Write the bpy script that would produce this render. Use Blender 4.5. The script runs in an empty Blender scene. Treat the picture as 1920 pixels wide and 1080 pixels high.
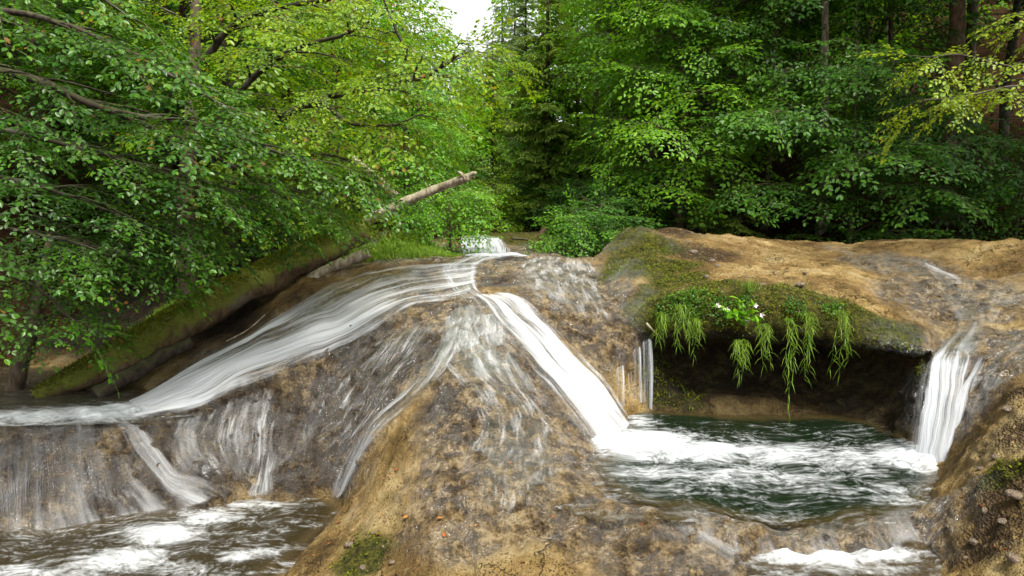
import bpy, math, numpy as np
from mathutils import Vector
R = math.radians
rs = np.random.default_rng
sc = bpy.context.scene
col = sc.collection

# ------------------------------------------------------------------ camera
CH = 2.3; PITCH = math.atan(160/1280); F = 1280.0
cp, sp = math.cos(PITCH), math.sin(PITCH)
cam = bpy.data.cameras.new('camera'); camo = bpy.data.objects.new('camera', cam); col.objects.link(camo)
cam.lens = 24; cam.sensor_width = 36; cam.clip_end = 1000; cam.clip_start = 0.05
camo.location = (0, 0, CH); camo.rotation_euler = (math.pi/2 - PITCH, 0, 0)
sc.camera = camo

def ray(px, py):
    a = (px-960)/F; b = (540-py)/F
    return np.array([a, cp + b*sp, -sp + b*cp])
def P(px, py, Y):                       # authoring aid: the point at depth Y on the sight line of a spot in the photo
    d = ray(px, py); t = Y/d[1]
    return np.array([0, 0, CH]) + d*t
def Pz(px, py, z):
    d = ray(px, py); t = (z-CH)/d[2]
    return np.array([0, 0, CH]) + d*t

# ------------------------------------------------------------------ numpy helpers
def sstep(a, b, x):
    t = np.clip((x-a)/(b-a), 0, 1); return t*t*(3-2*t)
def _hash(ix, iy, iz, seed):
    h = (ix.astype(np.uint32)*np.uint32(374761393) + iy.astype(np.uint32)*np.uint32(668265263)
         + iz.astype(np.uint32)*np.uint32(2147483647) + np.uint32(seed)*np.uint32(1274126177))
    h = (h ^ (h >> np.uint32(13)))*np.uint32(1274126177)
    h = h ^ (h >> np.uint32(16))
    return (h & np.uint32(0xffff)).astype(np.float32)/65535.0
def vnoise(p, seed=0):                  # value noise in -1..1, p (...,3)
    i = np.floor(p).astype(np.int64); f = (p-i).astype(np.float32); f = f*f*(3-2*f)
    x, y, z = i[..., 0], i[..., 1], i[..., 2]; u, v, w = f[..., 0], f[..., 1], f[..., 2]
    r = 0
    for dx in (0, 1):
        for dy in (0, 1):
            for dz in (0, 1):
                wt = (u if dx else 1-u)*(v if dy else 1-v)*(w if dz else 1-w)
                r = r + wt*_hash(x+dx, y+dy, z+dz, seed)
    return r*2-1
def fbm(p, octs=4, seed=0, gain=.5):
    r = 0; a = 1.0; s = 0
    for o in range(octs):
        r = r + a*vnoise(p*(2.03**o)+17.3*o, seed+o); s += a; a *= gain
    return r/s
def xyz(x, y, z=0.0):
    x = np.asarray(x, float); return np.stack([x, np.broadcast_to(y, x.shape), np.broadcast_to(z, x.shape)], -1)
def rbf(pts, smooth=0.0):
    pts = np.asarray(pts, float); xy = pts[:, :2]; n = len(pts)
    D = np.linalg.norm(xy[:, None]-xy[None], axis=-1)
    A = np.zeros((n+3, n+3)); A[:n, :n] = -D + np.eye(n)*smooth; A[:n, n] = 1; A[:n, n+1:] = xy
    A[n, :n] = 1; A[n+1:, :n] = xy.T
    w = np.linalg.solve(A, np.r_[pts[:, 2], 0, 0, 0])
    def ev(x, y):
        r = w[n] + w[n+1]*x + w[n+2]*y
        for k in range(n):
            r = r - w[k]*np.hypot(x-xy[k, 0], y-xy[k, 1])
        return r
    return ev
def blur2(a, r):
    k = np.exp(-.5*(np.arange(-3*r, 3*r+1)/r)**2); k /= k.sum()
    for ax in (0, 1):
        pad = [(0, 0), (0, 0)]; pad[ax] = (3*r, 3*r); b = np.pad(a, pad, mode='edge'); o = 0
        for i, w in enumerate(k):
            sl = [slice(None)]*2; sl[ax] = slice(i, i+a.shape[ax]); o = o + w*b[tuple(sl)]
        a = o
    return a
def polysdf(x, y, poly):
    poly = np.asarray(poly)[:, :2]; n = len(poly); d = np.full(x.shape, 1e9); ins = np.zeros(x.shape, bool)
    for i in range(n):
        a, b = poly[i], poly[(i+1) % n]; e = b-a; wx, wy = x-a[0], y-a[1]
        t = np.clip((wx*e[0]+wy*e[1])/(e@e+1e-9), 0, 1)
        d = np.minimum(d, np.hypot(wx-e[0]*t, wy-e[1]*t))
        c = (a[1] <= y) != (b[1] <= y)
        if e[1] != 0: ins ^= c & (x < a[0]+(y-a[1])*e[0]/e[1])
    return np.where(ins, -d, d)
def smin(a, b, k):
    h = np.clip(.5+.5*(b-a)/k, 0, 1); return b*(1-h)+a*h-k*h*(1-h)
def smax(a, b, k): return -smin(-a, -b, k)
def catmull(pts, n):
    pts = np.asarray(pts, float); m = len(pts)
    q = np.concatenate([[2*pts[0]-pts[1]], pts, [2*pts[-1]-pts[-2]]])
    t = np.linspace(0, m-1, n); i = np.clip(t.astype(int), 0, m-2); f = (t-i)
    f = f.reshape((-1,)+(1,)*(pts.ndim-1))
    a, b, c, d = q[i], q[i+1], q[i+2], q[i+3]
    return .5*(2*b+(c-a)*f+(2*a-5*b+4*c-d)*f*f+(3*b-a-3*c+d)*f**3)
def unit(v): return v/(np.linalg.norm(v, axis=-1, keepdims=True)+1e-9)

# ------------------------------------------------------------------ mesh plumbing
class Acc:
    def __init__(s): s.V = []; s.F = {}; s.A = []; s.n = 0
    def add(s, V, F, mat=0, tint=0.5):
        V = np.asarray(V, np.float32).reshape(-1, 3); F = np.asarray(F)
        s.V.append(V); s.F.setdefault((F.shape[1], mat), []).append(F+s.n)
        s.A.append(np.broadcast_to(np.asarray(tint, np.float32), (len(V),))); s.n += len(V)
def tag(o, label=None, cat=None, group=None, kind=None):
    if label: o['label'] = label
    if cat: o['category'] = cat
    if group: o['group'] = group
    if kind: o['kind'] = kind
    return o
def link(name, me, parent=None):
    o = bpy.data.objects.new(name, me); col.objects.link(o)
    if parent is not None: o.parent = parent
    return o
def mesh(name, V, groups, mats, smooth=True, attrs=None, uv=None):
    V = np.asarray(V, np.float32); me = bpy.data.meshes.new(name)
    tot = []; loops = []; mi = []
    for F, m in groups:
        F = np.asarray(F, np.int32)
        if len(F) == 0: continue
        tot.append(np.full(len(F), F.shape[1], np.int32)); loops.append(F.ravel()); mi.append(np.full(len(F), m, np.int32))
    tot = np.concatenate(tot); loops = np.concatenate(loops); mi = np.concatenate(mi)
    me.vertices.add(len(V)); me.vertices.foreach_set('co', V.ravel())
    me.loops.add(len(loops)); me.loops.foreach_set('vertex_index', loops)
    me.polygons.add(len(tot)); me.polygons.foreach_set('loop_start', np.r_[0, np.cumsum(tot)[:-1]].astype(np.int32))
    me.polygons.foreach_set('material_index', mi)
    me.polygons.foreach_set('use_smooth', np.full(len(tot), smooth))
    for m in mats: me.materials.append(m)
    if uv is not None:
        l = me.uv_layers.new(name='UVMap'); l.data.foreach_set('uv', np.asarray(uv, np.float32)[loops].ravel())
    for k, a in (attrs or {}).items():
        at = me.attributes.new(k, 'FLOAT', 'POINT'); at.data.foreach_set('value', np.asarray(a, np.float32))
    me.update(calc_edges=True); me.validate()
    return me
def build(name, acc, mats, parent=None, smooth=False):
    me = mesh(name, np.concatenate(acc.V), [(np.concatenate(f), k[1]) for k, f in acc.F.items()], mats, smooth, {'tint': np.concatenate(acc.A)})
    return link(name, me, parent)
def empty(name, loc, label, cat, group=None):
    o = bpy.data.objects.new(name, None); col.objects.link(o); o.location = tuple(loc); o.empty_display_size = .1
    return tag(o, label, cat, group)
def grid_faces(nu, nv, off=0):
    i = np.arange(nu-1)[:, None]*nv + np.arange(nv-1)[None]; i = i.ravel()+off
    return np.stack([i, i+1, i+nv+1, i+nv], -1)
def tube(pts, rad, ns=6, cap=True, rough=0.0, seed=0):
    pts = np.asarray(pts, float); n = len(pts); rad = np.broadcast_to(np.asarray(rad, float), (n,))
    T = unit(np.gradient(pts, axis=0)); up = np.array([0, 0, 1.]) if abs(T[0, 2]) < .9 else np.array([1., 0, 0])
    N = unit(np.cross(T, up)); B = np.cross(T, N)
    a = np.arange(ns)/ns*2*np.pi
    r = rad[:, None]*np.ones(ns)[None]
    V = pts[:, None]+r[..., None]*(np.cos(a)[None, :, None]*N[:, None]+np.sin(a)[None, :, None]*B[:, None])
    if rough:
        k = fbm(V/max(rad.max()*1.1, .01), 3, seed)[..., None]
        V = V+k*rough*rad[:, None, None]*unit(V-pts[:, None])
    i = np.arange(n-1)[:, None]*ns; j = np.arange(ns)[None]; j2 = (np.arange(ns)+1) % ns
    Fq = np.stack([i+j, i+j2[None], i+ns+j2[None], i+ns+j], -1).reshape(-1, 4)
    V = V.reshape(-1, 3); Ft = None
    if cap:
        V = np.concatenate([V, pts[:1], pts[-1:]]); c0, c1 = n*ns, n*ns+1
        Ft = np.concatenate([np.stack([np.full(ns, c0), j2, np.arange(ns)], -1), np.stack([np.full(ns, c1), (n-1)*ns+np.arange(ns), (n-1)*ns+j2], -1)])
    return V, Fq, Ft
def add_tube(acc, pts, rad, ns=6, mat=0, cap=True, rough=0.0, seed=0, tint=.5):
    V, Fq, Ft = tube(pts, rad, ns, cap, rough, seed); k = acc.n
    acc.add(V, Fq, mat, tint)
    if Ft is not None: acc.F.setdefault((3, mat), []).append(Ft+k)

# ------------------------------------------------------------------ material helpers
class NT:
    def __init__(s, name):
        s.m = bpy.data.materials.new(name); s.m.use_nodes = True; s.t = s.m.node_tree; s.t.nodes.clear()
        s.out = s.t.nodes.new('ShaderNodeOutputMaterial')
    def n(s, typ, **kw):
        o = s.t.nodes.new(typ)
        for k, v in kw.items(): setattr(o, k, v)
        return o
    def put(s, sock, v):
        if hasattr(v, 'is_output'): s.t.links.new(v, sock)
        elif v is not None:
            try: sock.default_value = v
            except Exception: sock.default_value = tuple(v)+(1,) if len(v) == 3 else v
    def coord(s, w='Object'): return s.n('ShaderNodeTexCoord').outputs[w]
    def attr(s, name): return s.n('ShaderNodeAttribute', attribute_name=name).outputs['Fac']
    def mapping(s, v, scale=(1, 1, 1), loc=(0, 0, 0), rot=(0, 0, 0)):
        o = s.n('ShaderNodeMapping'); s.put(o.inputs[0], v); o.inputs['Scale'].default_value = scale; o.inputs['Location'].default_value = loc; o.inputs['Rotation'].default_value = rot
        return o.outputs[0]
    def noise(s, v, scale=5, detail=4, rough=.55, dist=0, out='Fac'):
        o = s.n('ShaderNodeTexNoise'); s.put(o.inputs['Vector'], v); o.inputs['Scale'].default_value = scale; o.inputs['Detail'].default_value = detail
        o.inputs['Roughness'].default_value = rough; o.inputs['Distortion'].default_value = dist
        return o.outputs[out]
    def voro(s, v, scale=5, feature='F1', out='Distance'):
        o = s.n('ShaderNodeTexVoronoi', feature=feature); s.put(o.inputs['Vector'], v); o.inputs['Scale'].default_value = scale
        return o.outputs[out]
    def math(s, op, a, b=None, c=None, clamp=False):
        o = s.n('ShaderNodeMath', operation=op, use_clamp=clamp); s.put(o.inputs[0], a)
        if b is not None: s.put(o.inputs[1], b)
        if c is not None: s.put(o.inputs[2], c)
        return o.outputs[0]
    def rng(s, v, a, b, c=0, d=1, smooth=True):
        o = s.n('ShaderNodeMapRange', interpolation_type='SMOOTHSTEP' if smooth else 'LINEAR'); s.put(o.inputs[0], v)
        for i, q in enumerate((a, b, c, d)): s.put(o.inputs[1+i], q)
        return o.outputs[0]
    def mix(s, f, a, b, mode='MIX'):
        o = s.n('ShaderNodeMix', data_type='RGBA', blend_type=mode); s.put(o.inputs[0], f); s.put(o.inputs[6], a); s.put(o.inputs[7], b)
        return o.outputs[2]
    def ramp(s, f, stops):
        o = s.n('ShaderNodeValToRGB'); e = o.color_ramp.elements; s.put(o.inputs[0], f)
        while len(e) < len(stops): e.new(.5)
        for q, (p, c) in zip(e, stops): q.position = p; q.color = tuple(c)+(1,)
        return o.outputs[0]
    def bump(s, h, st=.5, dist=.02, normal=None):
        o = s.n('ShaderNodeBump'); s.put(o.inputs['Height'], h); s.put(o.inputs['Strength'], st); o.inputs['Distance'].default_value = dist
        if normal is not None: s.put(o.inputs['Normal'], normal)
        return o.outputs[0]
    def bsdf(s, color, rough=.6, spec=.5, normal=None, **kw):
        o = s.n('ShaderNodeBsdfPrincipled'); s.put(o.inputs['Base Color'], color); s.put(o.inputs['Roughness'], rough); s.put(o.inputs['Specular IOR Level'], spec)
        if normal is not None: s.put(o.inputs['Normal'], normal)
        for k, v in kw.items(): s.put(o.inputs[k], v)
        return o.outputs[0]
    def mixsh(s, f, a, b):
        o = s.n('ShaderNodeMixShader'); s.put(o.inputs[0], f); s.put(o.inputs[1], a); s.put(o.inputs[2], b); return o.outputs[0]
    def transp(s): return s.n('ShaderNodeBsdfTransparent').outputs[0]
    def end(s, sh): s.t.links.new(sh, s.out.inputs[0]); return s.m

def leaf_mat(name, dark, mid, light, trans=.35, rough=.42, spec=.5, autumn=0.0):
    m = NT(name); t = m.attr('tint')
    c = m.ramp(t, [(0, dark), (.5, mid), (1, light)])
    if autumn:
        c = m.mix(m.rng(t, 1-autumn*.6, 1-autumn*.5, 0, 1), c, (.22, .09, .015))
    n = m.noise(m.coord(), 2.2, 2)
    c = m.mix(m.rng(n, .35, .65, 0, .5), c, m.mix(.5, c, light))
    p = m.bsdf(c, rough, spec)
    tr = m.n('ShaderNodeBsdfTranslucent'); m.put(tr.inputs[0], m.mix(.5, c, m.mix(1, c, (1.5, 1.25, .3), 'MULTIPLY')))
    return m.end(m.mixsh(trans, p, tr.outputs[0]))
def bark_mat(name, a, b, moss=0.0, mosscol=(.06, .08, .012), scale=6, rough=.85, bumpd=.02, mt=.62):
    m = NT(name); v = m.coord(); vs = m.mapping(v, (1, 1, .35))
    n = m.noise(vs, scale*3, 6, .65); n2 = m.noise(v, scale*.5, 3)
    c = m.mix(m.rng(n, .35, .68), a, b); c = m.mix(m.rng(n2, .5, .7, 0, .6), c, m.mix(.5, c, (.25, .24, .2)))
    if moss:
        g = m.n('ShaderNodeNewGeometry'); s = m.n('ShaderNodeSeparateXYZ'); m.put(s.inputs[0], g.outputs['Normal'])
        k = m.math('ADD', m.math('MULTIPLY', s.outputs[2], .6), m.math('MULTIPLY', m.noise(v, 5, 5, .6), 1.2))
        mc = m.mix(m.noise(v, 40, 3), mosscol, tuple(2.2*q for q in mosscol))
        c = m.mix(m.math('MULTIPLY', m.rng(k, mt, mt+.33), moss), c, mc)
    return m.end(m.bsdf(c, rough, .3, m.bump(n, .8, bumpd)))

M = {}
M['leaf_near'] = leaf_mat('leaf_near', (.013, .060, .005), (.038, .14, .006), (.12, .26, .009), .42, .38, .42, .05)
M['leaf_yellow'] = leaf_mat('leaf_yellow', (.055, .16, .005), (.14, .28, .006), (.30, .40, .01), .5, .42, .4, .07)
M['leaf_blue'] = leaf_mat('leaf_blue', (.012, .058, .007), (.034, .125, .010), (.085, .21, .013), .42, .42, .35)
M['leaf_light'] = leaf_mat('leaf_light', (.045, .16, .008), (.10, .28, .010), (.21, .41, .015), .5, .42, .4)
M['leaf_gold'] = leaf_mat('leaf_gold', (.09, .20, .008), (.19, .31, .012), (.36, .42, .02), .45, .45, .4)
M['needle'] = leaf_mat('needle', (.05, .10, .016), (.12, .20, .025), (.24, .34, .035), .45, .6, .25)
M['needle_far'] = leaf_mat('needle_far', (.08, .14, .06), (.14, .22, .08), (.22, .32, .10), .45, .6, .25)
M['grass'] = leaf_mat('grass', (.05, .11, .008), (.10, .2, .012), (.2, .3, .02), .35, .5, .3)
M['moss'] = leaf_mat('moss', (.04, .055, .006), (.09, .11, .008), (.17, .17, .012), .2, .8, .1)
M['dead_leaf'] = leaf_mat('dead_leaf', (.16, .03, .01), (.28, .07, .015), (.35, .14, .03), .15, .5, .4)
M['bark'] = bark_mat('bark', (.035, .024, .015), (.11, .075, .045), .35)
M['bark_dark'] = bark_mat('bark_dark', (.02, .014, .01), (.06, .042, .028), .2)
M['bark_red'] = bark_mat('bark_red', (.06, .03, .018), (.16, .085, .05), .15)
M['bark_pale'] = bark_mat('bark_pale', (.13, .095, .06), (.42, .36, .27), .3, scale=4)
M['log'] = bark_mat('log', (.05, .032, .016), (.13, .085, .04), 1.0, (.06, .068, .008), 5, mt=.38)
M['branch'] = bark_mat('branch', (.02, .014, .010), (.07, .05, .036), .2)
M['wood'] = bark_mat('wood', (.22, .13, .045), (.34, .21, .08), 0)
M['petal'] = NT('petal'); M['petal'] = M['petal'].end(M['petal'].bsdf((.8, .66, .72), .5, .3))

# ------------------------------------------------------------------ sky and sun
SUN_EL, SUN_AZ = R(60), R(148)           # azimuth from +Y towards +X
w = bpy.data.worlds.new('World'); sc.world = w; w.use_nodes = True
wt = w.node_tree; wt.nodes.clear()
sky = wt.nodes.new('ShaderNodeTexSky'); sky.sky_type = 'NISHITA'; sky.sun_disc = False
sky.sun_elevation = SUN_EL; sky.sun_rotation = SUN_AZ; sky.dust_density = 4.0; sky.air_density = 1.0; sky.ozone_density = 1.0; sky.altitude = 300
hs = wt.nodes.new('ShaderNodeHueSaturation'); hs.inputs['Saturation'].default_value = .08
bg = wt.nodes.new('ShaderNodeBackground'); bg.inputs[1].default_value = .14
wo = wt.nodes.new('ShaderNodeOutputWorld')
wt.links.new(sky.outputs[0], hs.inputs['Color']); wt.links.new(hs.outputs[0], bg.inputs[0]); wt.links.new(bg.outputs[0], wo.inputs[0])
sl = bpy.data.lights.new('sun', 'SUN'); sl.energy = 2.8; sl.angle = R(10); sl.color = (1, .95, .86)
so = bpy.data.objects.new('sun', sl); col.objects.link(so)
sd = Vector((math.sin(SUN_AZ)*math.cos(SUN_EL), math.cos(SUN_AZ)*math.cos(SUN_EL), math.sin(SUN_EL)))
so.rotation_euler = sd.to_track_quat('Z', 'Y').to_euler(); so.location = (0, 10, 30)
sc.view_settings.view_transform = 'Standard'; sc.view_settings.look = 'None'; sc.view_settings.exposure = 1.2; sc.view_settings.gamma = 1
cy = sc.cycles; cy.max_bounces = 7; cy.diffuse_bounces = 3; cy.glossy_bounces = 2; cy.transmission_bounces = 4; cy.transparent_max_bounces = 24
cy.use_denoising = True; cy.sample_clamp_indirect = 6; cy.caustics_reflective = False; cy.caustics_refractive = False

# ------------------------------------------------------------------ terrain heights
def ground_h(x, y):
    n = fbm(xyz(x*.35, y*.35), 4, 5)
    base = .95 + .03*np.clip(y-12, 0, 40) - .25*np.clip(9.5-y, 0, 3)
    left = .62*np.clip(-x-5.6+.02*(y-10), 0, 60)*sstep(7.8, 10.5, y)
    right = .5*np.clip((y-15)*.75+(x-6)*.35, 0, 60)*sstep(1.0, 7, x-(y-15)*.09)
    far = .2*np.clip(y-45, 0, 40)+.25*np.clip(np.abs(x-2)-10, 0, 40)*sstep(40, 60, y)
    return base+left+right+far+.25*n
X0, X1, Y0, Y1, Z0, Z1, DV = -8.2, 7.8, 2.6, 18.6, -1.05, 2.2, .027
gx = np.arange(X0, X1, DV); gy = np.arange(Y0, Y1, DV); gz = np.arange(Z0, Z1, DV)
GX, GY = np.meshgrid(gx, gy, indexing='ij')
A_px = [  # px, py, Y on the bare rock
 (870,720,6.3),(870,800,5.8),(860,900,5.15),(860,1000,4.7),(860,1080,4.4),(780,900,5.4),(780,1000,4.9),(700,1060,4.8),(760,830,5.9),(700,920,5.6),
 (650,1000,5.4),(550,1060,5.2),(800,740,6.4),(740,790,6.4),(680,850,6.5),(640,920,6.6),(560,900,7.2),(600,800,7.0),(560,835,6.9),(640,860,6.85),
 (700,720,7.1),(640,760,7.05),(780,640,7.3),(700,650,7.5),(620,700,7.5),(850,600,7.6),(820,680,6.8),(480,760,7.3),(400,820,7.0),(330,780,7.05),(430,900,6.7),(350,900,6.6),
 (500,935,6.85),(250,800,6.9),(300,850,6.7),(520,850,6.85),
 (100,815,6.7),(0,815,6.7),(200,815,6.75),(-150,815,6.7),(-400,815,6.7),(100,900,6.35),(100,980,6.05),(100,1045,5.85),(-150,900,6.35),(-150,1045,5.85),(200,940,6.4),(0,900,6.35),(0,980,6.05),(0,1045,5.85),(-400,1045,5.85),(250,940,6.45),(330,940,6.6),
 (860,500,9.2),(760,515,8.9),(640,520,9.3),(560,570,8.9),(640,600,8.3),(520,640,8.2),(450,680,7.9),(400,670,8.2),(330,710,7.9),(280,748,7.5),(420,720,7.5),(560,660,7.8),(760,570,8.0),(700,600,7.9),
 (560,535,9.3),(480,600,9.0),(400,640,8.7),(330,690,8.4),(860,480,10.4),(720,498,9.8),
 (960,480,10.0),(1050,480,10.2),(1140,490,9.8),(900,500,9.3),(870,545,8.45),(900,562,8.0),(930,535,8.5),(950,515,8.8),(890,520,8.8),
 (1000,520,8.9),(1100,520,9.0),(1150,560,8.3),(1000,560,8.2),(1100,600,7.9),(1180,600,7.9),(1190,650,7.6),(1130,670,7.5),(1165,690,7.5),(1050,620,7.7),
 (960,600,7.7),(1020,640,7.4),(1060,690,7.15),(1110,750,6.95),(1170,805,6.85),(960,660,7.0),(1000,720,6.7),(1060,790,6.4),(1110,840,6.25),(1140,872,5.95),(1120,885,5.6),
 (930,720,6.35),(960,800,5.9),(1030,860,5.75),(1000,940,5.0),(1090,915,5.2),(1150,930,5.0),(1050,1000,4.75),(1050,1080,4.35),(1150,1000,4.7),(960,1040,4.55),
 (1200,948,5.0),(1260,972,4.9),(1330,975,4.95),(1400,1000,4.85),(1450,1012,4.8),(1550,1005,4.8),(1650,990,4.9),(1720,950,5.1),
 (1280,1010,4.75),(1350,1045,4.5),(1430,1078,4.3),(1250,1060,4.4),
 (1850,640,6.55),(1900,625,6.65),(1850,700,6.05),(1830,760,5.85),(1800,850,5.6),(1765,900,5.45),(1725,965,5.05),(1710,1040,4.6),(1750,1080,4.25),(1850,1000,4.2),(1850,900,4.6),(1900,800,4.9),(1900,720,5.35),(1900,900,4.2),(1900,1000,3.9),(1900,1080,3.6),(1900,560,7.2),(2100,700,5.0),(2200,1000,3.5),(2100,520,8.0),
 (1790,655,6.55),(1750,655,6.6),(1830,672,6.4),(1820,600,7.0),(1780,560,7.7),(1840,580,7.3),(1760,520,8.5),(1830,525,8.8),(1900,505,8.7),(1700,450,10.9),(1800,446,10.2),(1920,440,9.4),(2100,436,8.7),(1600,485,9.6),(1680,515,8.7),(1880,468,9.3),(1800,475,9.6),(1960,490,8.4),
 (870,445,16.5),(950,447,16.3),(960,439,17.2),(920,438,17.3),(1010,436,17.6),(1010,462,14.6),(1000,482,12.3),(930,486,12.1),(860,488,12.0),(900,466,14.2),(1050,470,13),(1110,455,13.5),
 (830,470,12.6),(780,435,12.3),(700,440,12),(850,492,10.9),(790,480,11),(700,490,10.5),(620,503,10.1),(350,560,9.8),(430,530,10.1),(300,605,9.4),(250,620,9.8),(180,690,9.2),(150,725,8.8),
 (100,620,10.6),(0,640,10.6),(-300,650,10),(100,480,13),(400,480,13),(550,470,13),
]
A = [P(*q) for q in A_px]
A += [(-2.0,6.25,-.95),(-2.4,6.2,-1.0),(-2.6,5.9,-1.0),(-3.0,5.4,-1.0),(-4,5.2,-1.),(-6,5.2,-1.),(-2.2,5.6,-1.0),(-1.75,6.45,-.9),(-2.1,6.6,-.85),(-2.4,4.8,-1),(-1.6,4.4,-.6),(-.3,3.6,-.35),(.8,3.5,-.4),(-1,3.2,-.8),(-4,3,-1),
      (-5.6,7.3,-.15),(-4.9,7.4,-.15),(-5.6,8.1,-.12),(-4.6,7.9,-.1),(-7.5,7.6,-.15),(-6.6,8.5,-.1),(-4.1,7.3,-.06),
      (1.0,5.68,-.35),(1.25,5.28,-.35),(1.6,5.18,-.3),(2.1,5.15,-.32),(2.7,5.25,-.3),(1.3,6.1,-.4),(1.45,6.3,-.4),(1.9,6.3,-.5),(2.6,6.3,-.5),(3.3,6.3,-.4),(1.2,5.85,-.3),(1.6,5.7,-.45),(2.2,5.5,-.45),(2.8,5.5,-.4),(1.5,6.8,-.4),(1.45,7.2,-.3),(2.0,6.9,-.4),(3.0,6.8,-.35),(3.75,6.35,-.35),(3.6,6.0,-.25),
      (1.75,7.35,.04),(2.0,7.45,.10),(2.3,7.42,.10),(2.7,7.4,.10),(3.1,7.32,.07),(2.2,7.6,.11),(2.8,7.6,.11),(3.6,7.1,-.1),(3.9,6.9,0),(1.6,7.5,.0),(2.0,8.0,.1),(2.8,8.0,.1),(3.5,7.7,.1),(2.0,8.5,.9),(2.8,8.5,.9),(3.6,8.2,.8),(4.2,7.9,.9),
      (1.95,4.3,-.2),(2.3,4.3,-.22),(2.7,4.4,-.2),(2.2,4.0,-.3),(2.0,3.4,-.4),
      (2.2,10,1.0),(3.5,10,1.0),(5,13.5,.9),(3,13.5,.9),(1.6,12.5,1.2),(6.5,12.5,.9),(7.7,11.5,.9),(-.5,18.3,1.2),(1,18.3,1.2),(2.5,15,1.1)]
B_px = [(1180,425,10.2),(1240,428,10.8),(1300,435,11.5),(1400,445,12),(1500,452,12),(1600,456,11.6),(1700,450,10.9),(1100,500,9.6),(1110,540,8.7),(1130,580,8.05),(1250,480,9.5),(1200,500,8.9),(1180,540,8.2),(1350,480,9.5),(1350,520,8.2),(1500,500,8.8),
 (1600,520,8.2),(1650,570,7.3),(1680,518,8.6),(1600,487,9.6),(1500,465,11),(1760,520,8.5),(1780,560,7.7),(1720,600,7.2),(1790,650,6.6),(1450,545,7.25),(1330,548,7.4),(1240,560,7.6),(1600,590,6.95),(1700,625,6.7),(1150,490,9.6),(1200,600,7.7),
 (1420,480,9.8)]
B = [P(*q) for q in B_px]
A += [(X_, Y_, .05) for X_, Y_ in [(1.12,4.88),(1.35,4.86),(1.52,4.74),(1.66,4.6),(1.83,4.52),(2.06,4.54),(2.26,4.58),(2.47,4.62),(2.66,4.7),(2.9,4.8)]]
A += [(X_, 6.74, .09) for X_ in (-6.4, -5.8, -5.2, -4.6, -4.1)]+[(-3.75, 6.85, .09)]
hA = blur2(rbf(A, .005)(GX, GY), 2); hB = blur2(rbf(B, .02)(GX, GY), 2)
ledge = [P(*q) for q in [(1222,600,7.72),(1250,555,7.5),(1330,550,7.32),(1450,548,7.15),(1600,592,6.88),(1700,625,6.66),(1745,652,6.58),(1790,610,7.1),(1770,520,8.8),(1740,450,11.0),(1600,456,11.9),(1400,446,12.3),(1300,436,11.8),(1180,426,10.7),(1110,470,10.0),(1120,540,8.7),(1160,590,7.95)]]
gro = catmull([P(900,800,5.85), P(862,870,5.35), P(858,930,5.0), P(872,1000,4.7), P(885,1080,4.4), (-.2, 3.8, 0)], 120)
gd = np.full(GX.shape, 9.)
for q in gro: gd = np.minimum(gd, np.hypot(GX-q[0], GY-q[1]))
sdB = polysdf(GX, GY, ledge)
n_lo = fbm(xyz(GX*1.3, GY*1.3), 3, 11); n_mid = fbm(xyz(GX*4.5, GY*4.5), 4, 12, .55); n_r = 1-np.abs(fbm(xyz(GX*7, GY*7, .3), 3, 13))
rough_amt = .6+.6*sstep(-.2, .5, fbm(xyz(GX*.8, GY*.8, 3.), 2, 14))
det = .06*n_lo+.05*n_mid*rough_amt+.045*(n_r-.8)*rough_amt
edge = np.minimum(np.minimum(GX-X0, X1-GX), np.minimum(Y1-GY, 9)); em = sstep(.1, .9, edge)
gh = ground_h(GX, GY)
lowleft = (GY < 9.6)
hA = hA+det-.07*np.exp(-(gd/.045)**2)*(GY < 6.2); hB = hB+det*.8+.02*n_mid
hA = np.where(GY > 8.6, hA*em+(gh-.02)*(1-em), hA)
under = .62+.22*np.clip((8.3-GY)/1.2, 0, 1)-.1*np.clip((GX-3)/1, 0, 1)+.07*fbm(xyz(GX*2, GY*2, 4), 3, 15)
slp = 1/np.sqrt(1+np.minimum((np.gradient(hA, DV, axis=0)**2+np.gradient(hA, DV, axis=1)**2), 9))
hT = np.where(sdB < -.02, np.maximum(hA, hB), hA)

def samp(G, x, y):
    fx = np.clip((x-X0)/DV, 0, len(gx)-1.001); fy = np.clip((y-Y0)/DV, 0, len(gy)-1.001)
    i = fx.astype(int); j = fy.astype(int); u = fx-i; v = fy-j
    return G[i, j]*(1-u)*(1-v)+G[i+1, j]*u*(1-v)+G[i, j+1]*(1-u)*v+G[i+1, j+1]*u*v
def hit(px, py, G=None):                # where the sight line of a spot first meets the rock
    G = hT if G is None else G
    d = ray(px, py); t = np.arange(3.2, 18, .01)/d[1]
    p = np.array([0, 0, CH])+d*t[:, None]; below = p[:, 2] < samp(G, p[:, 0], p[:, 1])
    k = int(np.argmax(below)) if below.any() else len(t)-1
    return p[k]

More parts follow.
